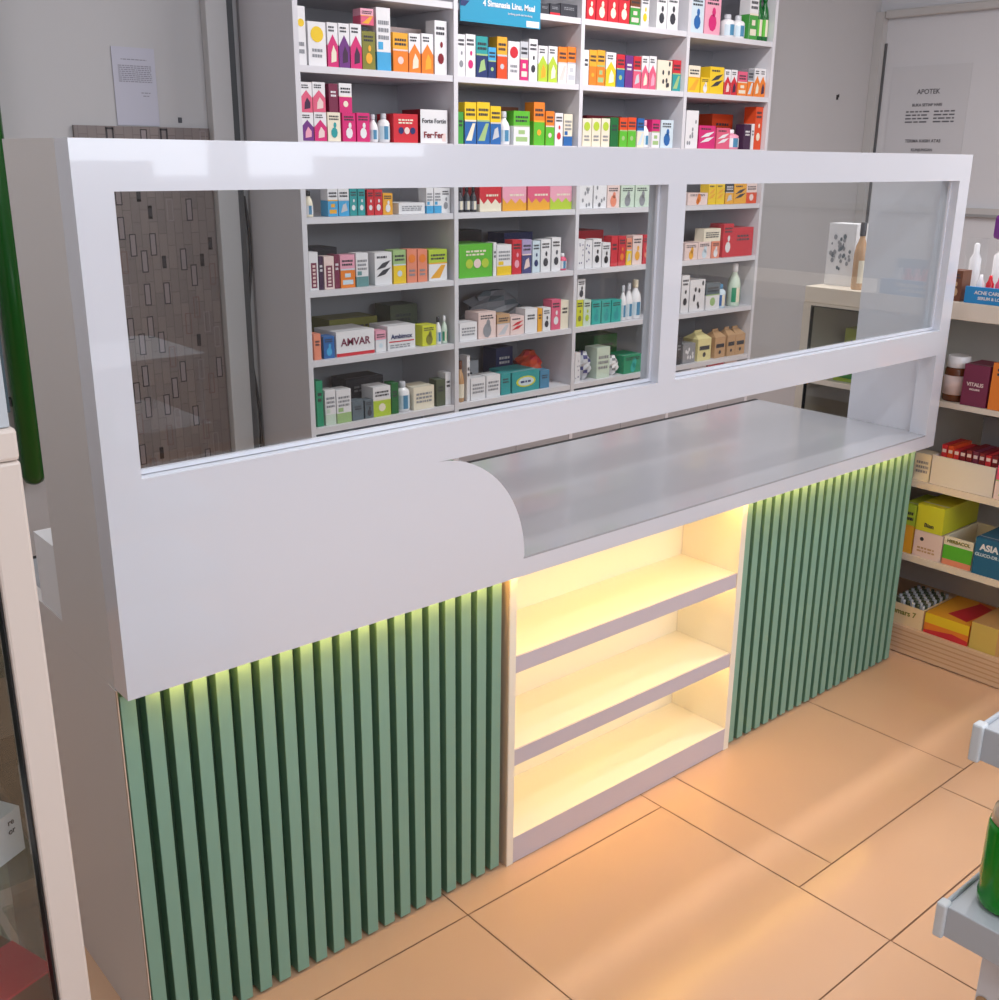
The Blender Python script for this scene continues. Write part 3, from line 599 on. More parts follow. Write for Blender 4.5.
    ('swoosh', 4, 0, 1.604, 1.622, 1.0610, 0.0695, 0.109, 0.065, 'white charcoal', 'wide white carton with black swoosh on the fifth shelf of the left bay'),
    ('two', 4, 0, 1.671, 1.622, 1.0610, 0.0531, 0.114, 0.050, 'sage yellow', 'green and yellow carton on the fifth shelf of the left bay'),
    ('disc', 4, 0, 1.725, 1.622, 1.0610, 0.0405, 0.114, 0.045, 'salmon orange', 'left salmon and orange carton on the fifth shelf of the left bay'),
    ('disc', 4, 0, 1.770, 1.622, 1.0610, 0.0405, 0.112, 0.045, 'salmon orange', 'right salmon and orange carton on the fifth shelf of the left bay'),
    ('two', 4, 0, 1.838, 1.622, 1.0610, 0.0811, 0.108, 0.076, 'lime white', 'lime and white carton on the fifth shelf of the left bay'),
    ('carton', 5, 0, 1.332, 1.622, 0.8320, 0.0261, 0.086, 0.045, 'salmon', 'salmon carton on the sixth shelf of the left bay'),
    ('fig', 5, 0, 1.377, 1.622, 0.8320, 0.0415, 0.074, 0.045, 'blue sky', 'bright blue carton on the sixth shelf of the left bay'),
    ('amvar', 5, 0, 1.482, 1.622, 0.8320, 0.1534, 0.084, 0.140, 'white', 'wide white carton lettered in red capitals on the sixth shelf of the left bay'),
    ('two', 5, 0, 1.586, 1.622, 0.8320, 0.0415, 0.073, 0.045, 'pink white', 'pink and white carton on the sixth shelf of the left bay'),
    ('ambi', 5, 0, 1.674, 1.622, 0.8320, 0.1187, 0.084, 0.111, 'white', 'white carton with bold name and red line on the sixth shelf of the left bay'),
    ('fig', 5, 0, 1.796, 1.622, 0.8320, 0.0618, 0.074, 0.058, 'yellowgreen olive', 'yellow carton with dark seal on the sixth shelf of the left bay'),
    ('bottle', 5, 0, 1.845, 1.622, 0.8320, 0.0241, 0.099, 0.020, 'white charcoal', 'white bottle with dark cap on the sixth shelf of the left bay'),
    ('bottle', 5, 0, 1.873, 1.622, 0.8320, 0.0232, 0.100, 0.019, 'palegreen white', 'pale green bottle on the sixth shelf of the left bay'),
    ('carton', 6, 0, 1.331, 1.622, 0.6030, 0.0251, 0.157, 0.045, 'emerald', 'emerald green carton on the seventh shelf of the left bay'),
    ('low', 6, 0, 1.373, 1.622, 0.6030, 0.0405, 0.121, 0.045, 'white palegreen', 'white carton with tiny dot on the seventh shelf of the left bay'),
    ('low', 6, 0, 1.426, 1.622, 0.6030, 0.0589, 0.116, 0.055, 'white sage', 'white carton with green leaves on the seventh shelf of the left bay'),
    ('carton', 6, 0, 1.483, 1.622, 0.6030, 0.0454, 0.068, 0.045, 'slate', 'slate grey carton on the seventh shelf of the left bay'),
    ('fig', 6, 0, 1.530, 1.622, 0.6030, 0.0356, 0.065, 0.045, 'slate charcoal', 'dark slate carton on the seventh shelf of the left bay'),
    ('two', 6, 0, 1.585, 1.622, 0.6030, 0.0732, 0.106, 0.074, 'white lime', 'white and lime carton on the seventh shelf of the left bay'),
    ('carton', 6, 0, 1.641, 1.622, 0.6030, 0.0299, 0.112, 0.045, 'deepgreen', 'dark green carton on the seventh shelf of the left bay'),
    ('bottle', 6, 0, 1.691, 1.622, 0.6030, 0.0521, 0.108, 0.043, 'white white', 'waisted white bottle on the seventh shelf of the left bay'),
    ('text', 6, 0, 1.769, 1.622, 0.6030, 0.0926, 0.083, 0.086, 'cream grey', 'cream carton with grey lettering on the seventh shelf of the left bay'),
    ('carton', 6, 0, 1.847, 1.622, 0.6030, 0.0406, 0.099, 0.045, 'darkolive', 'dark olive carton on the seventh shelf of the left bay'),
    ('carton', 6, 0, 1.881, 1.622, 0.6030, 0.0251, 0.121, 0.045, 'white', 'slim white carton on the seventh shelf of the left bay'),
    ('bottle', 3, 1, 1.948, 1.622, 1.2930, 0.0290, 0.087, 0.024, 'charcoal black', 'left black bottle on the fourth shelf of the second bay'),
    ('bottle', 3, 1, 1.980, 1.622, 1.2930, 0.0270, 0.087, 0.022, 'charcoal black', 'middle black bottle on the fourth shelf of the second bay'),
    ('bottle', 3, 1, 2.010, 1.622, 1.2930, 0.0261, 0.086, 0.022, 'charcoal black', 'right black bottle on the fourth shelf of the second bay'),
    ('hills', 3, 1, 2.080, 1.622, 1.2930, 0.1033, 0.088, 0.096, 'red cream', 'red carton with cream hills on the fourth shelf of the second bay'),
    ('hills', 3, 1, 2.197, 1.622, 1.2930, 0.1158, 0.087, 0.108, 'pink gold', 'pink carton with gold hills on the fourth shelf of the second bay'),
    ('hills', 3, 1, 2.319, 1.622, 1.2930, 0.1124, 0.086, 0.108, 'rose gold', 'rose carton with gold hills on the fourth shelf of the second bay'),
    ('hills', 3, 1, 2.434, 1.622, 1.2930, 0.1153, 0.085, 0.111, 'pink lime', 'pink carton with lime hills on the fourth shelf of the second bay'),
    ('face', 4, 1, 2.014, 1.622, 1.0610, 0.1534, 0.119, 0.140, 'grassgreen lime', 'large bright green carton on the fifth shelf of the second bay'),
    ('carton', 4, 1, 2.104, 1.622, 1.0610, 0.0145, 0.121, 0.045, 'white', 'thin white carton on the fifth shelf of the second bay'),
    ('low', 4, 1, 2.150, 1.622, 1.0610, 0.0695, 0.111, 0.065, 'white yellow', 'white carton with yellow foot on the fifth shelf of the second bay'),
    ('fig', 4, 1, 2.213, 1.622, 1.0610, 0.0454, 0.126, 0.045, 'red pink', 'red carton with pale drop on the fifth shelf of the second bay'),
    ('two', 4, 1, 2.263, 1.622, 1.0610, 0.0473, 0.125, 0.045, 'lilac indigo', 'lilac and indigo carton on the fifth shelf of the second bay'),
    ('fig', 4, 1, 2.311, 1.622, 1.0610, 0.0386, 0.118, 0.045, 'paleblue navy', 'pale blue carton with dark foot on the fifth shelf of the second bay'),
    ('fig', 4, 1, 2.361, 1.622, 1.0610, 0.0492, 0.122, 0.046, 'white charcoal', 'white carton with black line on the fifth shelf of the second bay'),
    ('fig', 4, 1, 2.417, 1.622, 1.0610, 0.0473, 0.127, 0.045, 'white charcoal', 'tall white carton with black dot on the fifth shelf of the second bay'),
    ('bottle', 4, 1, 2.466, 1.622, 1.0610, 0.0338, 0.064, 0.028, 'rose white', 'small red and white bottle on the fifth shelf of the second bay'),
    ('text', 5, 1, 1.977, 1.622, 0.8320, 0.0830, 0.067, 0.077, 'white grey', 'low white carton on the sixth shelf of the second bay'),
    ('fig', 5, 1, 2.068, 1.622, 0.8320, 0.0849, 0.098, 0.079, 'blush grey', 'blush carton on the sixth shelf of the second bay'),
    ('two', 5, 1, 2.149, 1.622, 0.8320, 0.0627, 0.083, 0.058, 'tan blush', 'tan and blush carton on the sixth shelf of the second bay'),
    ('swoosh', 5, 1, 2.220, 1.622, 0.8320, 0.0685, 0.070, 0.064, 'blush red', 'pale carton with red ribbon on the sixth shelf of the second bay'),
    ('carton', 5, 1, 2.292, 1.622, 0.8320, 0.0618, 0.094, 0.058, 'white', 'plain white carton on the sixth shelf of the second bay'),
    ('carton', 5, 1, 2.338, 1.622, 0.8320, 0.0222, 0.090, 0.045, 'gold', 'narrow gold carton on the sixth shelf of the second bay'),
    ('fig', 5, 1, 2.374, 1.622, 0.8320, 0.0405, 0.090, 0.045, 'white charcoal', 'white carton with dark dot on the sixth shelf of the second bay'),
    ('fig', 5, 1, 2.424, 1.622, 0.8320, 0.0495, 0.118, 0.050, 'rose white', 'rose and white carton on the sixth shelf of the second bay'),
    ('carton', 5, 1, 2.471, 1.622, 0.8320, 0.0437, 0.111, 0.045, 'cream', 'cream carton on the sixth shelf of the second bay'),
    ('bottle', 6, 1, 1.950, 1.622, 0.6030, 0.0299, 0.155, 0.025, 'tan brown', 'brown bottle on the seventh shelf of the second bay'),
    ('carton', 6, 1, 1.978, 1.622, 0.6030, 0.0135, 0.173, 0.045, 'white', 'slim white carton on the seventh shelf of the second bay'),
    ('text', 6, 1, 2.025, 1.622, 0.6030, 0.0714, 0.084, 0.067, 'white grey', 'white carton with grey lettering on the seventh shelf of the second bay'),
    ('text', 6, 1, 2.101, 1.622, 0.6030, 0.0685, 0.085, 0.064, 'white grey', 'white carton with bold grey lettering on the seventh shelf of the second bay'),
    ('carton', 6, 1, 2.164, 1.622, 0.6030, 0.0483, 0.085, 0.045, 'teal', 'teal carton on the seventh shelf of the second bay'),
    ('oval', 6, 1, 2.268, 1.622, 0.6030, 0.1457, 0.080, 0.136, 'teal yellowgreen', 'wide teal carton with yellow oval on the seventh shelf of the second bay'),
    ('carton', 6, 1, 2.371, 1.622, 0.6030, 0.0482, 0.072, 0.045, 'steelblue', 'steel blue carton on the seventh shelf of the second bay'),
    ('figs', 3, 2, 2.570, 1.622, 1.2930, 0.0724, 0.087, 0.068, 'white grey', 'left white carton with grey dots on the fourth shelf of the third bay'),
    ('figs', 3, 2, 2.649, 1.622, 1.2930, 0.0733, 0.087, 0.068, 'white grey', 'right white carton with grey dots on the fourth shelf of the third bay'),
    ('fig', 3, 2, 2.726, 1.622, 1.2930, 0.0685, 0.086, 0.064, 'blush salmon', 'blush carton with salmon mark on the fourth shelf of the third bay'),
    ('fig', 3, 2, 2.808, 1.622, 1.2930, 0.0791, 0.085, 0.074, 'palegreen grey', 'left pale green carton with grey flower on the fourth shelf of the third bay'),
    ('fig', 3, 2, 2.896, 1.622, 1.2930, 0.0830, 0.085, 0.077, 'palegreen grey', 'right pale green carton with grey flower on the fourth shelf of the third bay'),
    ('figs', 4, 2, 2.554, 1.622, 1.0610, 0.0357, 0.115, 0.045, 'white indigo', 'left white carton with indigo squares on the fifth shelf of the third bay'),
    ('figs', 4, 2, 2.596, 1.622, 1.0610, 0.0386, 0.109, 0.045, 'white indigo', 'right white carton with indigo squares on the fifth shelf of the third bay'),
    ('fig', 4, 2, 2.644, 1.622, 1.0610, 0.0473, 0.113, 0.045, 'white black', 'left white carton with black figure on the fifth shelf of the third bay'),
    ('fig', 4, 2, 2.697, 1.622, 1.0610, 0.0454, 0.096, 0.045, 'white black', 'right white carton with black figure on the fifth shelf of the third bay'),
    ('carton', 4, 2, 2.744, 1.622, 1.0610, 0.0386, 0.120, 0.045, 'red', 'red carton on the fifth shelf of the third bay'),
    ('fig', 4, 2, 2.789, 1.622, 1.0610, 0.0434, 0.118, 0.045, 'red orange', 'red carton with orange seal on the fifth shelf of the third bay'),
    ('two', 4, 2, 2.832, 1.622, 1.0610, 0.0309, 0.108, 0.045, 'salmon yellow', 'salmon and yellow carton on the fifth shelf of the third bay'),
    ('fig', 4, 2, 2.882, 1.622, 1.0610, 0.0579, 0.118, 0.054, 'blush gold', 'blush carton with gold mark on the fifth shelf of the third bay'),
    ('fig', 4, 2, 2.934, 1.622, 1.0610, 0.0347, 0.118, 0.045, 'red salmon', 'narrow red carton on the fifth shelf of the third bay'),
    ('fig', 5, 2, 2.556, 1.622, 0.8320, 0.0367, 0.107, 0.045, 'yellowgreen olive', 'lime carton on the sixth shelf of the third bay'),
    ('fig', 5, 2, 2.561, 1.622, 0.9390, 0.0434, 0.081, 0.045, 'white charcoal', 'small white carton stacked on lime cartons on the sixth shelf of the third bay'),
    ('fig', 5, 2, 2.599, 1.622, 0.8320, 0.0405, 0.104, 0.045, 'palegreen lime', 'pale green carton on the sixth shelf of the third bay'),
    ('fig', 5, 2, 2.651, 1.622, 0.8320, 0.0511, 0.095, 0.048, 'turquoise teal', 'left turquoise carton on the sixth shelf of the third bay'),
    ('fig', 5, 2, 2.710, 1.622, 0.8320, 0.0531, 0.093, 0.050, 'turquoise teal', 'middle turquoise carton on the sixth shelf of the third bay'),
    ('fig', 5, 2, 2.771, 1.622, 0.8320, 0.0560, 0.091, 0.052, 'turquoise teal', 'right turquoise carton on the sixth shelf of the third bay'),
    ('bottle', 5, 2, 2.823, 1.622, 0.8320, 0.0309, 0.146, 0.026, 'white white', 'slim white flask bottle on the sixth shelf of the third bay'),
    ('bottle', 5, 2, 2.861, 1.622, 0.8320, 0.0376, 0.153, 0.031, 'white white', 'tall white flask bottle on the sixth shelf of the third bay'),
    ('bottle', 5, 2, 2.910, 1.622, 0.8320, 0.0521, 0.163, 0.043, 'white cream', 'wide white flask bottle on the sixth shelf of the third bay'),
    ('figs', 6, 2, 2.554, 1.622, 0.6030, 0.0289, 0.122, 0.045, 'white indigo', 'narrow patterned white carton on the seventh shelf of the third bay'),
    ('pouch', 6, 2, 2.615, 1.622, 0.6030, 0.0801, 0.118, 0.075, 'lightgrey indigo', 'crumpled silver pouch on the seventh shelf of the third bay'),
    ('text', 6, 2, 2.704, 1.622, 0.6030, 0.0772, 0.129, 0.072, 'palegreen grey', 'pale green-grey carton on the seventh shelf of the third bay'),
    ('pouch', 6, 2, 2.784, 1.622, 0.6030, 0.0656, 0.084, 0.061, 'white grey', 'crumpled clear pouch on the seventh shelf of the third bay'),
    ('fig', 6, 2, 2.888, 1.622, 0.6030, 0.1177, 0.077, 0.110, 'emerald turquoise', 'emerald green carton on the seventh shelf of the third bay'),
    ('fig', 3, 3, 3.253, 1.622, 1.2930, 0.1312, 0.050, 0.122, 'blush orange', 'blush carton with orange foot on the fourth shelf of the right bay'),
    ('swoosh', 3, 3, 3.349, 1.622, 1.2930, 0.0502, 0.090, 0.047, 'yellow gold', 'left yellow carton on the fourth shelf of the right bay'),
    ('swoosh', 3, 3, 3.407, 1.622, 1.2930, 0.0550, 0.090, 0.051, 'yellow gold', 'right yellow carton on the fourth shelf of the right bay'),
    ('two', 3, 3, 3.470, 1.622, 1.2930, 0.0560, 0.089, 0.052, 'charcoal gold', 'black and gold carton on the fourth shelf of the right bay'),
    ('swoosh', 3, 3, 3.548, 1.622, 1.2930, 0.0865, 0.088, 0.097, 'gold charcoal', 'gold carton with black band on the fourth shelf of the right bay'),
    ('two', 3, 3, 3.630, 1.622, 1.2930, 0.0749, 0.088, 0.086, 'blush orangered', 'blush and orange-red carton on the fourth shelf of the right bay'),
    ('fig', 4, 3, 3.232, 1.622, 1.0610, 0.0840, 0.072, 0.078, 'blush gold', 'blush carton with gold square on the fifth shelf of the right bay'),
    ('fig', 4, 3, 3.322, 1.622, 1.0610, 0.0840, 0.074, 0.078, 'blush paleblue', 'blush carton with pale square on the fifth shelf of the right bay'),
    ('text', 4, 3, 3.369, 1.622, 1.1350, 0.1148, 0.055, 0.052, 'cream charcoal', 'small cream carton laid on the cartons on the fifth shelf of the right bay'),
    ('fig', 4, 3, 3.399, 1.622, 1.0610, 0.0560, 0.074, 0.052, 'salmon white', 'salmon carton on the fifth shelf of the right bay'),
    ('fig', 4, 3, 3.483, 1.622, 1.0610, 0.0727, 0.146, 0.077, 'red white', 'red gift box with white dots on the fifth shelf of the right bay'),
    ('carton', 4, 3, 3.593, 1.622, 1.0610, 0.1460, 0.127, 0.140, 'red', 'plain red carton on the fifth shelf of the right bay'),
    ('fig', 5, 3, 3.208, 1.622, 0.8320, 0.0492, 0.164, 0.046, 'white charcoal', 'tall white carton with black mark on the sixth shelf of the right bay'),
    ('figs', 5, 3, 3.292, 1.622, 0.8320, 0.1004, 0.140, 0.094, 'white charcoal', 'white carton with black marks on the sixth shelf of the right bay'),
    ('two', 5, 3, 3.401, 1.622, 0.8320, 0.0984, 0.118, 0.092, 'slate white', 'slate and white carton on the sixth shelf of the right bay'),
    ('bottle', 5, 3, 3.486, 1.622, 0.8320, 0.0531, 0.107, 0.044, 'paleblue steelblue', 'pale blue bottle on the sixth shelf of the right bay'),
    ('bottle', 5, 3, 3.591, 1.622, 0.8320, 0.0608, 0.194, 0.050, 'palegreen white', 'tall green and white bottle on the sixth shelf of the right bay'),
    ('carton', 6, 3, 3.189, 1.622, 0.6030, 0.0318, 0.119, 0.045, 'charcoal', 'narrow charcoal carton on the seventh shelf of the right bay'),
    ('figs', 6, 3, 3.260, 1.622, 0.6030, 0.0840, 0.088, 0.078, 'grey white', 'grey speckled carton on the seventh shelf of the right bay'),
    ('milk', 6, 3, 3.367, 1.622, 0.6030, 0.0946, 0.134, 0.088, 'paleyellow charcoal', 'pale yellow gabled pack on the seventh shelf of the right bay'),
    ('milk', 6, 3, 3.481, 1.622, 0.6030, 0.0762, 0.130, 0.071, 'tan charcoal', 'left tan gabled pack on the seventh shelf of the right bay'),
    ('milk', 6, 3, 3.564, 1.622, 0.6030, 0.0618, 0.132, 0.067, 'tan charcoal', 'middle tan gabled pack on the seventh shelf of the right bay'),
    ('milk', 6, 3, 3.632, 1.622, 0.6030, 0.0714, 0.130, 0.076, 'tan charcoal', 'right tan gabled pack on the seventh shelf of the right bay'),
    ('carton', 7, 3, 3.335, 1.622, 0.5000, 0.1071, 0.077, 0.100, 'white', 'white carton lying low on the lowest shelf of the right bay'),
    ('carton', 7, 3, 3.458, 1.622, 0.5000, 0.1206, 0.077, 0.113, 'red', 'red carton with pale print on the lowest shelf of the right bay'),
    ('carton', 7, 3, 3.574, 1.622, 0.5000, 0.0907, 0.077, 0.085, 'blush', 'pale pink carton on the lowest shelf of the right bay'),
]
rw = ['top', 'second', 'third', 'fourth', 'fifth', 'sixth', 'seventh', 'lowest']
bay = ['left', 'second', 'third', 'right']
for (kind, r, b, x, yf, z, w, h, d, cols, label) in SHELF_ITEMS:
    g = 'packs on the %s shelf of the %s bay' % (rw[r], bay[b])
    if kind == 'bottle': build_bottle(x, yf, z, w, h, cols, label, g)
    elif kind == 'pouch': build_carton(kind, x, yf, z, w, h, d, cols, label, g, name='foil_pouch')
    else: build_carton(kind, x, yf, z, w, h, d, cols, label, g)

# things standing further back on the shelves
for (kind, r, b, x, yf, z, w, h, d, cols, label) in [
    ('pouch', 5, 1, 2.25, 1.74, .832, .28, .15, .13, 'grey slate', 'crumpled grey plastic bag at the back of the sixth shelf, second bay'),
    ('pouch', 6, 1, 2.405, 1.70, .603, .12, .13, .12, 'orangered red', 'curled orange-red pouch at the back of the seventh shelf, second bay'),
    ('carton', 6, 1, 2.31, 1.80, .603, .09, .145, .08, 'navy', 'dark navy carton at the back of the seventh shelf, second bay'),
    ('carton', 5, 0, 1.58, 1.78, .832, .20, .10, .12, 'olive lime', 'wide olive carton behind the wide white carton lettered in red capitals'),
    ('carton', 6, 0, 1.62, 1.78, .603, .16, .11, .10, 'charcoal', 'dark carton at the back of the seventh shelf of the left bay'),
    ('carton', 4, 2, 2.70, 1.76, 1.061, .24, .135, .12, 'red', 'wide red carton behind the front row of the fifth shelf, third bay'),
    ('carton', 6, 2, 2.86, 1.76, .603, .14, .15, .12, 'deepgreen', 'dark green carton behind the emerald carton of the seventh shelf'),
    ('carton', 1, 0, 1.80, 1.74, 1.745, .13, .15, .10, 'blush rose', 'pale pink carton behind the white topped orange cartons'),
    ('two', 2, 1, 2.25, 1.74, 1.525, .13, .135, .10, 'brown tan', 'brown carton behind the bright green and white carton of the third shelf'),
    ('carton', 2, 2, 2.80, 1.76, 1.525, .20, .12, .10, 'darkred', 'dark red carton behind the orange-red and green cartons'),
    ('carton', 2, 3, 3.56, 1.76, 1.525, .15, .15, .12, 'orangered', 'wide orange-red carton behind the dark plum carton'),
    ('carton', 4, 0, 1.44, 1.78, 1.061, .16, .12, .12, 'charcoal', 'dark carton behind the maroon cartons of the fifth shelf'),
    ('carton', 4, 1, 2.08, 1.79, 1.061, .20, .155, .10, 'black', 'black carton behind the large bright green carton'),
    ('carton', 4, 1, 2.36, 1.78, 1.061, .15, .14, .10, 'navy', 'navy carton behind the white cartons of the fifth shelf, second bay'),
    ('carton', 5, 0, 1.80, 1.78, .832, .12, .13, .10, 'darkolive', 'dark olive carton behind the yellow carton of the sixth shelf'),
    ('carton', 5, 3, 3.30, 1.80, .832, .20, .11, .10, 'slate', 'slate carton behind the white cartons of the sixth shelf, right bay'),
    ('carton', 6, 3, 3.28, 1.78, .603, .12, .13, .10, 'brown', 'brown carton behind the gabled packs of the seventh shelf'),
    ('carton', 6, 1, 2.06, 1.76, .603, .16, .12, .12, 'lightgrey', 'pale grey carton behind the lettered white cartons of the seventh shelf')]:
    build_carton(kind, x, yf, z, w, h, d, cols, label, 'things at the back of the shelves', name='foil_pouch' if kind == 'pouch' else 'medicine_carton')

# blue advertising header hanging over the top shelf edge of the second bay
m_ban = mat('blue_printed_sign', '2b93b8', rough=.35)
bn = MB().box(-.182, .182, -.002, .002, -.155, .12, m_ban)
for k in range(5):
    bn.face([(-.182+.0, -.0026, .03-.03*k), (-.182+.10-.015*k, -.0026, .03-.03*k), (-.182+.10-.02*k, -.0026, .012-.03*k), (-.182, -.0026, .012-.03*k)], paper('steelblue' if k % 2 else 'navy'))
bn.face([(.115, -.0026, -.152), (.176, -.0026, -.152), (.176, -.0026, -.132), (.115, -.0026, -.132)], paper('white'))
ban = bn.build('advertising_sign', None, (2.102, 1.596, 2.072)); ban['label'] = 'blue advertising header in white lettering hanging over the top shelf edge'; ban['category'] = 'sign'
lettering('4 Simanasia Linu, Mual', .0265, paper('white'), ban, (.035, -.003, -.092), bold=.0008)
lettering('lambung perih dan kembung', .010, paper('white'), ban, (.085, -.003, -.116))

# ------------------------------------------------------------------ notices on the walls
m_sheet = mat('white_notice_sheet', 'b6b6c4', rough=.6); m_ink = mat('faded_black_ink', '5f5f66', rough=.7); m_ink2 = mat('faint_grey_ink', '8b8a94', rough=.7)
def sheet(name, w, h, lines, label, loc, rz, mark, m_s):
    mb = MB().box(-w/2, w/2, -.001, .001, 0, h, m_s); rnd = random.Random(label)
    for (a, b, z, hh, mm) in lines:
        x = a
        while x < b-.01:
            l = min(rnd.uniform(.03, .1), b-x); mb.face([(-w/2+x*w, -.0016, z*h), (-w/2+(x+l)*w, -.0016, z*h), (-w/2+(x+l)*w, -.0016, (z+hh)*h), (-w/2+x*w, -.0016, (z+hh)*h)], mm); x += l+.015
    o = mb.build(name, None, loc, rz); tag(o, label, 'notice'); return o
ln = [(.2, .8, .84, .012, m_ink2)] + [(.12, .9, .76-.025*k, .012, m_ink2) for k in range(9)] + [(.62, .85, .42, .012, m_ink2), (.66, .8, .38, .012, m_ink2)]
nt_ = sheet('wall_notice', .135, .225, ln, 'white typed notice taped to the grey back wall above the brown tiles', (.923, RY1-.0025, 1.565), 0, None, m_sheet)
m_post = mat('grey_poster_card', 'c6c7cc', rough=.6)
lp = []
for k in range(4): lp += [(.24, .54, .65-.026*k, .011, m_ink), (.60, .86, .65-.026*k, .011, m_ink)]
lp += [(.22, .36, .28, .001, m_ink)]
po = sheet('notice_poster', .44, .66, lp, 'grey poster with a table of opening hours on the right wall', (RX1-.0025, 1.62, 1.30), -PI/2, None, m_post)
lettering('APOTEK', .034, m_ink, po, (0, -.002, .53), bold=.0005)
lettering('BUKA SETIAP HARI', .02, m_ink, po, (0, -.002, .465), bold=.0005)
lettering('TERIMA KASIH ATAS', .022, m_ink, po, (0, -.002, .285), bold=.0006)
lettering('KUNJUNGAN', .02, m_ink, po, (0, -.002, .24), bold=.0006)
nm = MB().box(-.012, .004, -.002, 0, -.012, .012, paper('black')).box(.004, .012, -.002, 0, 0, .016, paper('black')).build('wall_hook', None, (4.75, RY1-.0005, 1.80))
tag(nm, 'small black wall hook to the right of the tall white shelving', 'hook')
nm = MB().box(-.006, .006, -.002, 0, -.008, .008, paper('charcoal')).build('wall_plug', None, (1.06, RY1-.0005, 1.585))
tag(nm, 'tiny dark plug in the back wall just above the brown tiles', 'wall plug')

# hanging cable beside the pilaster
def tube(name, pts, r, m, parent=None, res=3):
    c = bpy.data.curves.new(name, 'CURVE'); c.dimensions = '3D'; c.bevel_depth = r; c.bevel_resolution = res
    s = c.splines.new('POLY'); s.points.add(len(pts)-1)
    for p, q in zip(s.points, pts): p.co = (*q, 1)
    c.use_fill_caps = True; c.materials.append(m)
    o = bpy.data.objects.new(name, c); COL.objects.link(o)
    me = bpy.data.meshes.new_from_object(o.evaluated_get(bpy.context.evaluated_depsgraph_get()))
    bpy.data.objects.remove(o); o = bpy.data.objects.new(name, me); COL.objects.link(o)
    return o
cb = tube('power_cable', [(1.262+.012*math.sin(k*.5), RY1-.012, 1.35-.05*k) for k in range(27)], .005, mat('black_cable', '2a2a2e', rough=.5))
tag(cb, 'thin dark cable running down beside the pale pilaster', 'cable')
# green pipe clipped to the back wall, left edge of the view
gp = empty('green_wall_pipe', (.465, RY1-.05, .50), 'glossy dark green plastic pipe upright behind the counter at the left edge', 'pipe')
m_gp = mat('dark_green_plastic', '0a4d10', rough=.2)
MB().lathe([(.012, 0), (.026, .008), (.036, .03), (.036, 1.55), (.03, 1.57)], m_gp, 24).build('pipe_body', gp)
for z in (.25, .9): MB().box(-.038, .038, .0, .049, z, z+.02, paper('black')).build('wall_clip', gp)

# white box on the counter worktop seen past its left side panel
wb = MB(); wb.box(0, .16, 0, .10, 0, .13, mat('white_card', 'eef0f3', rough=.5)); wb.box(.0, .16, .0, .004, .13, .132, paper('white'))
o = wb.build('cardboard_box', None, (.002, .268, ZW+.0006)); tag(o, 'plain white box on the worktop behind the counter side panel', 'box')

# ------------------------------------------------------------------ low shelving unit along the right
m_fr = mat('cream_painted_frame', 'ddd0c0', rough=.45)
m_fr2 = mat('wood_grain_plinth', 'd9b899', rough=.5, noise=.05, nscale=30)
m_in = mat('unit_back_board', 'f0efee', rough=.6)
U0, U1 = 2.45, 2.83
un = empty('low_shelving_unit', (0, 0, 0), 'low cream open shelving unit beside the right end of the counter', 'shelving')
YA, YB = -1.35, .512
MB().box(U0+.02, U1, YB-.018, YB, 0, 1.054, m_fr).build('end_panel', un)
MB().box(U0+.001, U1, YA, YA+.018, 0, 1.054, m_fr).build('end_panel', un)
MB().box(U1, U1+.01, YA, YB, 0.001, 1.10, m_in).build('back_panel', un)
MB().box(U0, U1-.0005, YA, YB, 1.0545, 1.104, m_fr).build('top_board', un, bevel=.002)
for zt_, th in ((.816, .016), (.564, .02), (.328, .02)):
    MB().box(U0+.002, U1-.001, YA+.0185, YB-.0185, zt_-th, zt_, m_fr).build('shelf', un)
pl = MB().box(U0, U1-.001, YA+.0185, YB-.0185, .004, .093, m_fr2)
for k in range(5): pl.box(U0-.0012, U0-.0002, YA+.02, YB-.02, .018+k*.015, .0225+k*.015, mat('plinth_groove', 'c79f7d', rough=.6))
pl.build('plinth', un)
df = MB()
df.box(U0-.002, U0+.018, .484, .512, 0, 1.054, m_fr); df.box(U0-.002, U0+.018, .13, .165, .094, 1.054, m_fr)
df.box(U0-.002, U0+.018, .165, .484, 1.046, 1.054, m_fr); df.build('door_frame', un)
gk = MB(); m_blk = mat('black_gasket', '1c1d20', rough=.5)
gk.box(U0-.0025, U0+.012, .4805, .4838, .1, 1.0458, m_blk).box(U0-.0025, U0+.012, .1652, .4805, 1.0425, 1.0458, m_blk); gk.build('gasket', un)
MB().box(U0+.004, U0+.008, .166, .48, .1, 1.042, m_glass).build('glass_pane', un)

G1, G2, G3, G4, G5 = ('packs on top of the low shelving unit', 'packs on the upper shelf of the low unit', 'packs on the second shelf of the low unit', 'packs on the third shelf of the low unit', 'packs on the bottom of the low unit')
def rc(kind, ya, yb, z, h, d, cols, label, group, x=2.462, name='medicine_carton', rz=0.):
    return build_carton(kind, x, (ya+yb)/2, z, abs(ya-yb)*.97, h, d, cols, label, group, rz=rz, name=name, face='x')
def rtext(o, s, size, col, h, w_off=0., d=0.1, bold=.0004):
    lettering(s, size, paper(col), o, (w_off, -d/2-.0013, h), bold=bold)
# on top
rc('fig', .05, .012, 1.104, .085, .05, 'brown tan', 'small brown carton standing at the counter end of the low unit', G1)
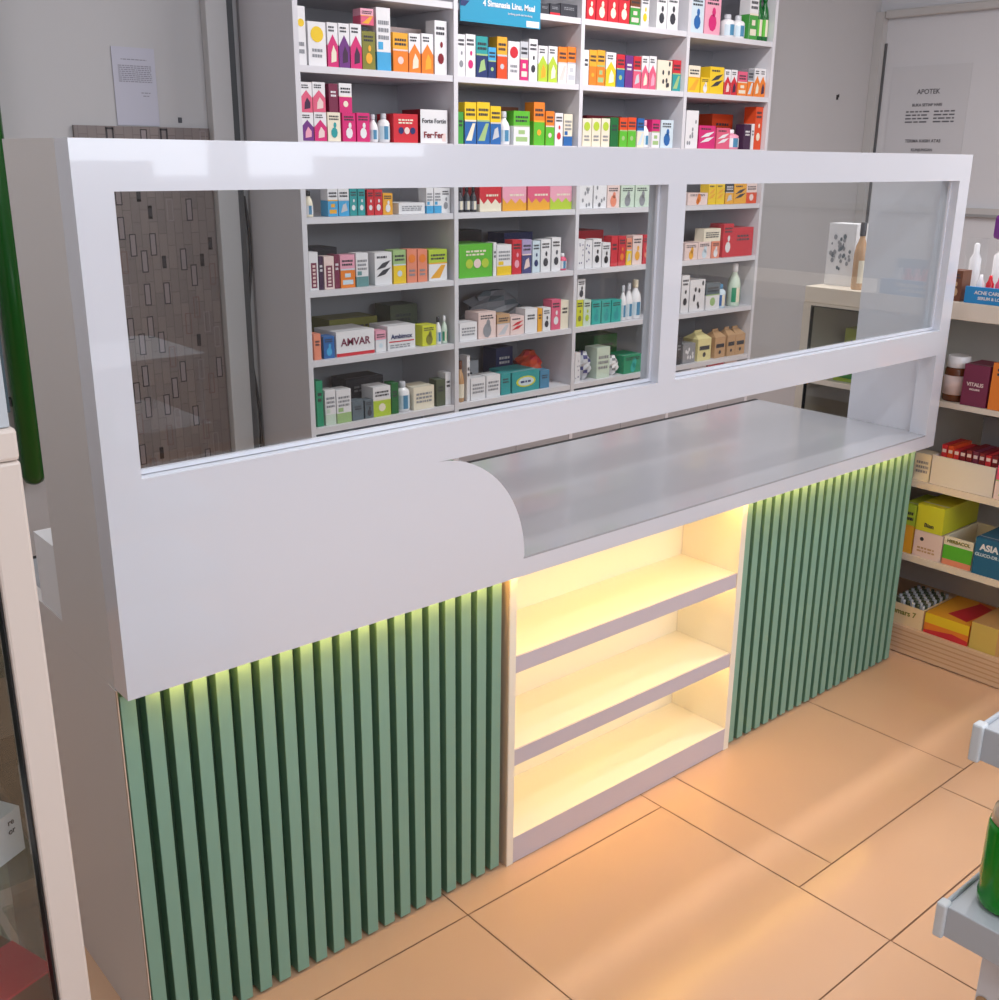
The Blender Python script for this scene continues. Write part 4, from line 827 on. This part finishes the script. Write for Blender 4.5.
# clear pack with white bottle
cp = empty('acetate_pack', (2.582, .041, 1.1046), 'white bottle in a clear acetate box behind the blue display tray', 'bottle', G1)
m_ace = glass_material('clear_acetate', (.96, .97, .97))
MB().box(-.022, .022, -.022, .022, 0, .17, m_ace).build('clear_box', cp)
MB().lathe([(.014, .002), (.016, .008), (.016, .11), (.008, .125), (.008, .15), (.004, .155)], plastic('white'), 16).build('bottle_body', cp)
tr = MB(); bl = paper('steelblue'); bb = mat('bright_blue_tray_card', '1f86c4', rough=.4)
tr.box(0, .012, -.20, 0, 0, .045, bb).box(.012, .085, -.20, 0, 0, .004, bb).box(.012, .085, -.004, 0, .004, .04, bb).box(.012, .085, -.20, -.196, .004, .04, bb).box(.080, .085, -.196, -.075, .004, .10, bl)
o = tr.build('display_tray', None, (2.455, -.003, 1.1046)); tag(o, 'blue cardboard counter display tray holding small tubes on the low unit', 'display tray', G1)
lettering('ACNE CARE SERIES', .0135, paper('white'), o, (-.0012, -.085, .03), rot=(PI/2, 0, -PI/2), bold=.0003)
lettering('SERUM & LOTION', .0115, paper('white'), o, (-.0012, -.085, .015), rot=(PI/2, 0, -PI/2), bold=.0003)
for k, cc in enumerate(['white', 'red', 'rose', 'pink', 'magenta', 'white']):
    yy_ = -.026-.027*k
    o = MB().lathe([(.010, 0), (.011, .006), (.011, .048), (.006, .058), (.004, .072)], plastic(cc), 14).build('cosmetic_tube', None, (2.492, yy_, 1.1092))
    tag(o, '%s tube in the blue display tray, %s from the counter' % ({'white': 'white', 'red': 'red', 'rose': 'rose', 'pink': 'pale pink', 'magenta': 'magenta'}[cc], ['first', 'second', 'third', 'fourth', 'fifth', 'sixth'][k]), 'tube', 'tubes in the blue tray')
pb = empty('spray_bottle', (2.645, -.012, 1.1046), 'white bottle with a large purple cap behind the blue display tray', 'bottle', G1)
MB().lathe([(.026, 0), (.028, .01), (.028, .12), (.012, .135), (.012, .164)], plastic('white'), 18).build('bottle_body', pb)
MB().box(-.03, .03, -.032, .032, .1645, .235, plastic('purple')).build('cap', pb, bevel=.012)
# behind the counter glass
fx = rc('floral', .50, .40, 1.104, .19, .07, 'white grey', 'white carton printed with dark flowers on the low unit seen through glass', G1, x=2.53)
build_bottle(2.49, .335, 1.104, .04, .20, 'tan charcoal', 'brown bottle beside the flowered white carton on the low unit', G1)
build_bottle(2.58, .30, 1.104, .045, .25, 'white charcoal', 'tall white bottle with dark cap behind the end panel', G1)
rc('fig', .535-.03, .475, 1.104, .028, .03, 'white charcoal', 'tiny white and black box at the far corner of the low unit', G1, x=2.54)
# in the glazed part
rc('carton', .40, .325, .816, .045, .08, 'green lime', 'small green carton behind the glazed door of the low unit', G2, x=2.48)
rc('carton', .46, .34, .816, .145, .08, 'yellowgreen olive', 'tall yellow-green carton behind the glazed door of the low unit', G2, x=2.62)
# upper shelf: jar, maroon carton, orange carton
jr = empty('supplement_jar', (2.50, .008, .8166), 'brown jar with white lid on the upper shelf of the low unit', 'jar', G2)
MB().lathe([(.031, 0), (.034, .005), (.034, .09), (.028, .1)], plastic('brown'), 22).build('jar_body', jr)
MB().lathe([(.031, .098), (.032, .10), (.032, .128), (.03, .131)], plastic('white'), 22).build('lid', jr)
MB().lathe([(.0346, .02), (.0346, .075)], paper('blush'), 22).build('jar_label', jr)
o = rc('blank', -.032, -.108, .816, .118, .10, 'maroon', 'maroon carton with pale name on the upper shelf of the low unit', G2, x=2.456)
rtext(o, 'VITALIS', .0145, 'blush', .062, 0); rtext(o, 'EXCLUSIVE', .006, 'blush', .048, 0)
o = rc('fig', -.112, -.235, .816, .132, .10, 'orange cream', 'orange carton with cream circle beside the maroon carton', G2, x=2.456)
# second shelf
rc('text', .082, .030, .564, .084, .05, 'cream grey', 'small cream carton at the counter end of the second shelf', G3)
ot = MB(); wc = mat('white_open_tray', 'dcd5cd', rough=.5)
ot.box(0, .004, -.19, 0, 0, .088, wc).box(.004, .20, -.19, 0, 0, .004, wc).box(.004, .20, -.004, 0, .004, .088, wc).box(.004, .20, -.19, -.186, .004, .088, wc).box(.196, .20, -.186, -.004, .004, .088, wc)
o = ot.build('open_tray', None, (2.458, .026, .5646)); tag(o, 'white open tray full of red sachets on the second shelf', 'tray', G3)
rs = random.Random(2)
for k in range(10):
    yy_ = .012-.019*k if k < 5 else .012-.019*k
    c = ['red', 'orangered', 'red', 'darkred', 'darkred', 'maroon', 'darkred', 'red', 'darkred', 'maroon'][k]
    mb = MB().box(-.008, .008, -.055, .055, 0, .105+.01*rs.random(), paper(c)); mb.face([(-.0005-.008, -.04, .07), (-.0005-.008, .0, .07), (-.0085, .0, .1), (-.0085, -.04, .1)], paper('cream'))
    mb.face([(-.006, -.0556, .092), (.006, -.0556, .092), (.006, -.0556, .102), (-.006, -.0556, .102)], paper('blush'))
    o = mb.build('sachet_box', None, (2.535, yy_-.008, .5696), -PI/2)
    tag(o, '%s slim red pack in the white open tray, counting from the counter' % ['first', 'second', 'third', 'fourth', 'fifth', 'sixth', 'seventh', 'eighth', 'ninth', 'tenth'][k], 'packet', 'red packs in the open tray')
rc('two', -.168, -.235, .564, .10, .09, 'rose blush', 'rose and pale carton beside the white open tray', G3, x=2.456)
tb = MB(); ac = mat('cloudy_plastic', 'a9abb0', rough=.3)
tb.box(0, .08, -.15, 0, 0, .09, ac).box(-.003, .083, -.153, .003, .09, .10, ac)
o = tb.build('plastic_tub', None, (2.70, -.005-.0, .5646)); tag(o, 'cloudy grey plastic tub at the back of the second shelf', 'tub', G3)
# move tub up on a stack of books behind the tray
o.location = (2.70, .0, .5646+.0745)
rb_ = MB().box(0, .09, -.16, 0, 0, .0742, paper('tan')); o2 = rb_.build('cardboard_box', None, (2.695, .005, .5646)); tag(o2, 'brown cardboard box under the cloudy plastic tub', 'box', G3)
# third shelf
rc('two', .100, .056, .328, .155, .14, 'lime gold', 'narrow white green and orange carton at the counter end', G4)
rc('dot', .053, -.040, .328, .082, .16, 'blush charcoal', 'pale carton with a black dot under the yellow-green carton', G4)
o = rc('blank', .053, -.034, .4112, .082, .22, 'yellowgreen lime', 'long yellow-green carton stacked on the pale carton', G4)
rtext(o, 'Bian', .018, 'charcoal', .02, d=.22)
oc = MB(); c_w = paper('cream'); 
oc.box(-.045, .045, -.10, -.096, 0, .088, c_w).box(-.045, .045, .096, .10, 0, .088, c_w).box(-.045, -.041, -.096, .096, 0, .088, c_w).box(.041, .045, -.096, .096, 0, .088, c_w).box(-.041, .041, -.096, .096, 0, .003, c_w)
oc.face([(-.045, -.1007, .018), (.045, -.1007, .018), (.045, -.1007, .062), (-.045, -.1007, .062)], paper('grassgreen'))
oc.face([(-.045, -.1007, 0), (.045, -.1007, 0), (.045, -.1007, .018), (-.045, -.1007, .018)], paper('salmon'))
o = oc.build('open_carton', None, (2.562, -.088, .3286), -PI/2); tag(o, 'open cream and green carton with its lid off on the third shelf', 'box', G4)
lettering('HERBACOL', .014, paper('olive'), o, (0, -.1012, .075), bold=.0004)
o = rc('blank', -.138, -.235, .328, .112, .15, 'petrol', 'deep blue carton with white name on the third shelf', G4, x=2.456)
rtext(o, 'ASIA', .026, 'white', .085, -.005, d=.15, bold=.001); rtext(o, 'GLUCO-DR FIT', .013, 'paleblue', .062, 0, d=.15)
# bottom
vb = MB(); kc = mat('cream_card', 'e9cfa6', rough=.5)
vb.box(-.06, .06, -.09, -.086, 0, .066, kc).box(-.06, .06, .086, .09, 0, .066, kc).box(-.06, -.056, -.086, .086, 0, .066, kc).box(.056, .06, -.086, .086, 0, .066, kc).box(-.056, .056, -.086, .086, 0, .003, kc)
vial = empty('vial_carton', (2.552, .048, .0936), 'open cream carton packed with silver capped vials at the bottom', 'box', G5, rz=-PI/2)
vb.build('carton_tray', vial)
vs = MB()
for i in range(7):
    for j in range(9):
        vs.lathe([(.0062, 0), (.0062, .058), (.0045, .062), (.0052, .064), (.0052, .072)], plastic('lightgrey') if (i+j) % 2 == 0 else plastic('darkolive'), 8, c=(-.048+.016*i, -.075+.0185*j, .0035))
v_ = vs.build('vials', vial); v_['kind'] = 'stuff'
lettering('mmars 7', .024, paper('olive'), vial, (-.006, -.0906, .04), bold=.0006)
ob = MB(); ob.box(-.07, .07, -.10, .10, 0, .066, paper('orange'))
ob.face([(-.07, -.1006, .034), (.07, -.1006, .034), (.07, -.1006, .066), (-.07, -.1006, .066)], paper('yellow')); ob.face([(-.07, -.1006, 0), (.07, -.1006, 0), (.07, -.1006, .014), (.02, -.1006, .022), (-.07, -.1006, .010)], paper('red'))
ob.face([(-.07, -.10, .0665), (.07, -.10, .0665), (.0, .1, .0665), (-.07, .1, .0665)], paper('gold')); ob.face([(-.02, -.06, .0669), (.05, -.08, .0669), (.06, .07, .0669), (.01, .09, .0669)], paper('red'))
o = ob.build('orange_carton', None, (2.562, -.088, .0936), -PI/2); tag(o, 'wide orange yellow and red carton on the bottom shelf', 'box', G5)
kb = MB(); kb.box(-.045, .045, -.10, .10, 0, .085, paper('kraft')); kb.face([(-.045, -.1006, 0), (.035, -.1006, 0), (.035, -.1006, .084), (-.045, -.1006, .084)], mat('ochre_label', 'cdb25c', rough=.5))
kb.face([(-.044, -.002, .0855), (.044, -.002, .0855), (.044, .002, .0855), (-.044, .002, .0855)], paper('tan'))
o = kb.build('kraft_carton', None, (2.562, -.208, .0936), -PI/2); tag(o, 'brown kraft carton with ochre front at the right edge', 'box', G5)

# ------------------------------------------------------------------ glass display cabinet at the left foreground
gc = empty('glass_display_cabinet', (0, 0, 0), 'glass display cabinet with beige metal frame in the left foreground', 'cabinet')
m_post_f = mat('beige_metal_profile', 'd8ccc3', rough=.35)
CX1, CY0, CZ = -.228, -.425, 1.236
CX0, CY1 = -.85, -.06
PW = .033
for (x, y, n) in ((CX1-PW, CY0, 1), (CX0, CY0, 0), (CX1-PW, CY1-PW, 0), (CX0, CY1-PW, 0)):
    MB().box(x, x+PW, y, y+PW, 0, CZ-.032, m_post_f).build('corner_post', gc, bevel=.003)
tf = MB(); tf.box(CX0, CX1, CY0, CY0+PW, CZ-.0315, CZ, m_post_f).box(CX0, CX1, CY1-PW, CY1, CZ-.0315, CZ, m_post_f).box(CX0, CX0+PW, CY0+PW, CY1-PW, CZ-.0315, CZ, m_post_f).box(CX1-PW, CX1, CY0+PW, CY1-PW, CZ-.0315, CZ, m_post_f)
tf.build('top_frame', gc, bevel=.004)
gk = MB().box(CX1-PW-.002, CX1-PW-.0005, CY0+.004, CY0+.02, .1, CZ-.032, m_blk); gk.build('gasket', gc)
MB().box(CX0+PW+.001, CX1-PW-.005, CY0+.010, CY0+.014, .09, CZ-.033, m_glass).build('glass_front', gc)
m_glass_d = glass_material('smoked_glass', (.60, .62, .60))
MB().box(CX1-.012, CX1-.008, CY0+PW+.001, CY1-PW-.001, .09, CZ-.033, m_glass_d).build('glass_side', gc)
MB().box(CX0+PW, CX1-PW, CY0+.012, CY1-.012, CZ-.006, CZ-.0005, m_glass_d).build('glass_top', gc)
MB().box(CX0+PW+.001, CX1-PW-.001, CY1-.014, CY1-.006, .09, CZ-.033, mat('cabinet_back_board', '6f6d68', rough=.6)).build('back_panel', gc)
m_gsh = glass_material('green_glass_shelf', (.70, .78, .74))
for z in (.98, .74, .50): MB().box(CX0+.02, CX1-.018, CY0+.036, CY1-.016, z-.006, z, m_gsh).build('glass_shelf', gc)
MB().box(CX0+.002, CX1-.002, CY0+.002, CY1-.002, .02, .088, m_post_f).build('cabinet_base', gc)
cbx = MB().box(-.06, .06, -.05, .05, 0, .055, paper('white')); o = cbx.build('price_box', None, (-.330, -.325, .7406), .5); tag(o, 'small white box with black print inside the glass cabinet', 'box')
lettering('re', .010, paper('charcoal'), o, (.045, -.0512, .044)); lettering('or', .010, paper('charcoal'), o, (.045, -.0512, .033))
rbx = MB().box(-.09, .09, -.06, .06, 0, .07, paper('brown')).box(-.05, .09, -.0605, .02, .0701, .073, paper('red')); o = rbx.build('red_carton', None, (-.345, -.31, .5006), .3)
tag(o, 'brown and red carton at the bottom of the glass cabinet', 'box')
# things on the cabinet top
o = MB().box(-.09, 0, 0, .05, 0, .10, mat('pale_box_card', 'b9c0c6', rough=.5)).build('white_box', None, (-.2325, -.42, CZ+.0006), bevel=.001); tag(o, 'pale grey-white box on the glass cabinet top', 'box')
o = MB().box(-.08, 0, 0, .06, 0, .12, mat('dark_teal_card', '33454d', rough=.4)).build('teal_box', None, (-.213, -.36, CZ+.0006), bevel=.001); tag(o, 'dark teal box behind the pale box on the glass cabinet', 'box')

# ------------------------------------------------------------------ plastic rack and bottle at the right foreground
rk = empty('plastic_display_rack', (0, 0, 0), 'grey plastic tiered display rack in the right foreground', 'display rack')
m_rk = mat('pale_grey_plastic', 'b7bcc2', rough=.35); m_rk2 = mat('light_plastic_guard', 'd2d7da', rough=.3)
KX0, KX1, KY0, KY1 = .352, .72, -1.48, -1.085
for zt_ in (.985, .798, .60, .40, .20):
    KX0 = .386 if zt_ > .9 else .370
    s = MB(); s.box(KX0, KX1, KY0, KY1, zt_-.008, zt_, m_rk)
    s.box(KX0-.003, KX0, KY0, KY1, zt_-.03, zt_+.004, m_rk); s.box(KX0, KX1, KY1, KY1+.003, zt_-.03, zt_+.004, m_rk)
    t_ = s.build('tray', rk, bevel=.0012)
    MB().box(KX0-.007, KX0+.006, KY1-.004, KY1+.006, zt_-.032, zt_+.006, m_rk2).build('corner_guard', rk, bevel=.002)
for (x, y) in ((KX1-.02, KY0+.02), (KX1-.02, KY1-.03), (KX0+.25, KY0+.02)):
    MB().lathe([(.009, 0), (.009, .98)], m_rk, 12, c=(x, y, 0)).build('post', rk)
gb = empty('green_bottle', (.417, -1.122, .7986), 'bright green liquid bottle with clear neck on the grey plastic rack', 'bottle')
m_liq = mat('green_liquid_plastic', '0d8a18', rough=.15); m_clr = mat('clear_neck_plastic', 'cdb9a4', rough=.1)
MB().lathe([(.022, 0), (.0265, .004), (.0275, .012), (.026, .022), (.0275, .03), (.0275, .085), (.026, .092)], m_liq, 28).build('bottle_body', gb)
MB().lathe([(.0258, .0925), (.024, .104), (.012, .118), (.010, .124)], m_clr, 28).build('bottle_neck', gb)
MB().lathe([(.0125, .1245), (.0125, .142), (.011, .144)], plastic('white'), 20).build('cap', gb)
o = MB().box(-.03, .03, -.04, .04, 0, .17, paper('white')); 
for k in range(6): disc_front(o, .06, .17, (.12+.1*k), .50-.06*(k % 3), .0065, paper(['tan', 'brown', 'slate', 'brown', 'tan', 'slate'][k]), -.04, lift=.0008+.0002*k)
o = o.build('pictured_carton', None, (.452, -1.138, .6006), -PI/2+.1); tag(o, 'white carton with a brown picture on the rack below the green bottle', 'box')
lettering('re', .016, paper('charcoal'), o, (-.017, -.0415, .145), bold=.0004)
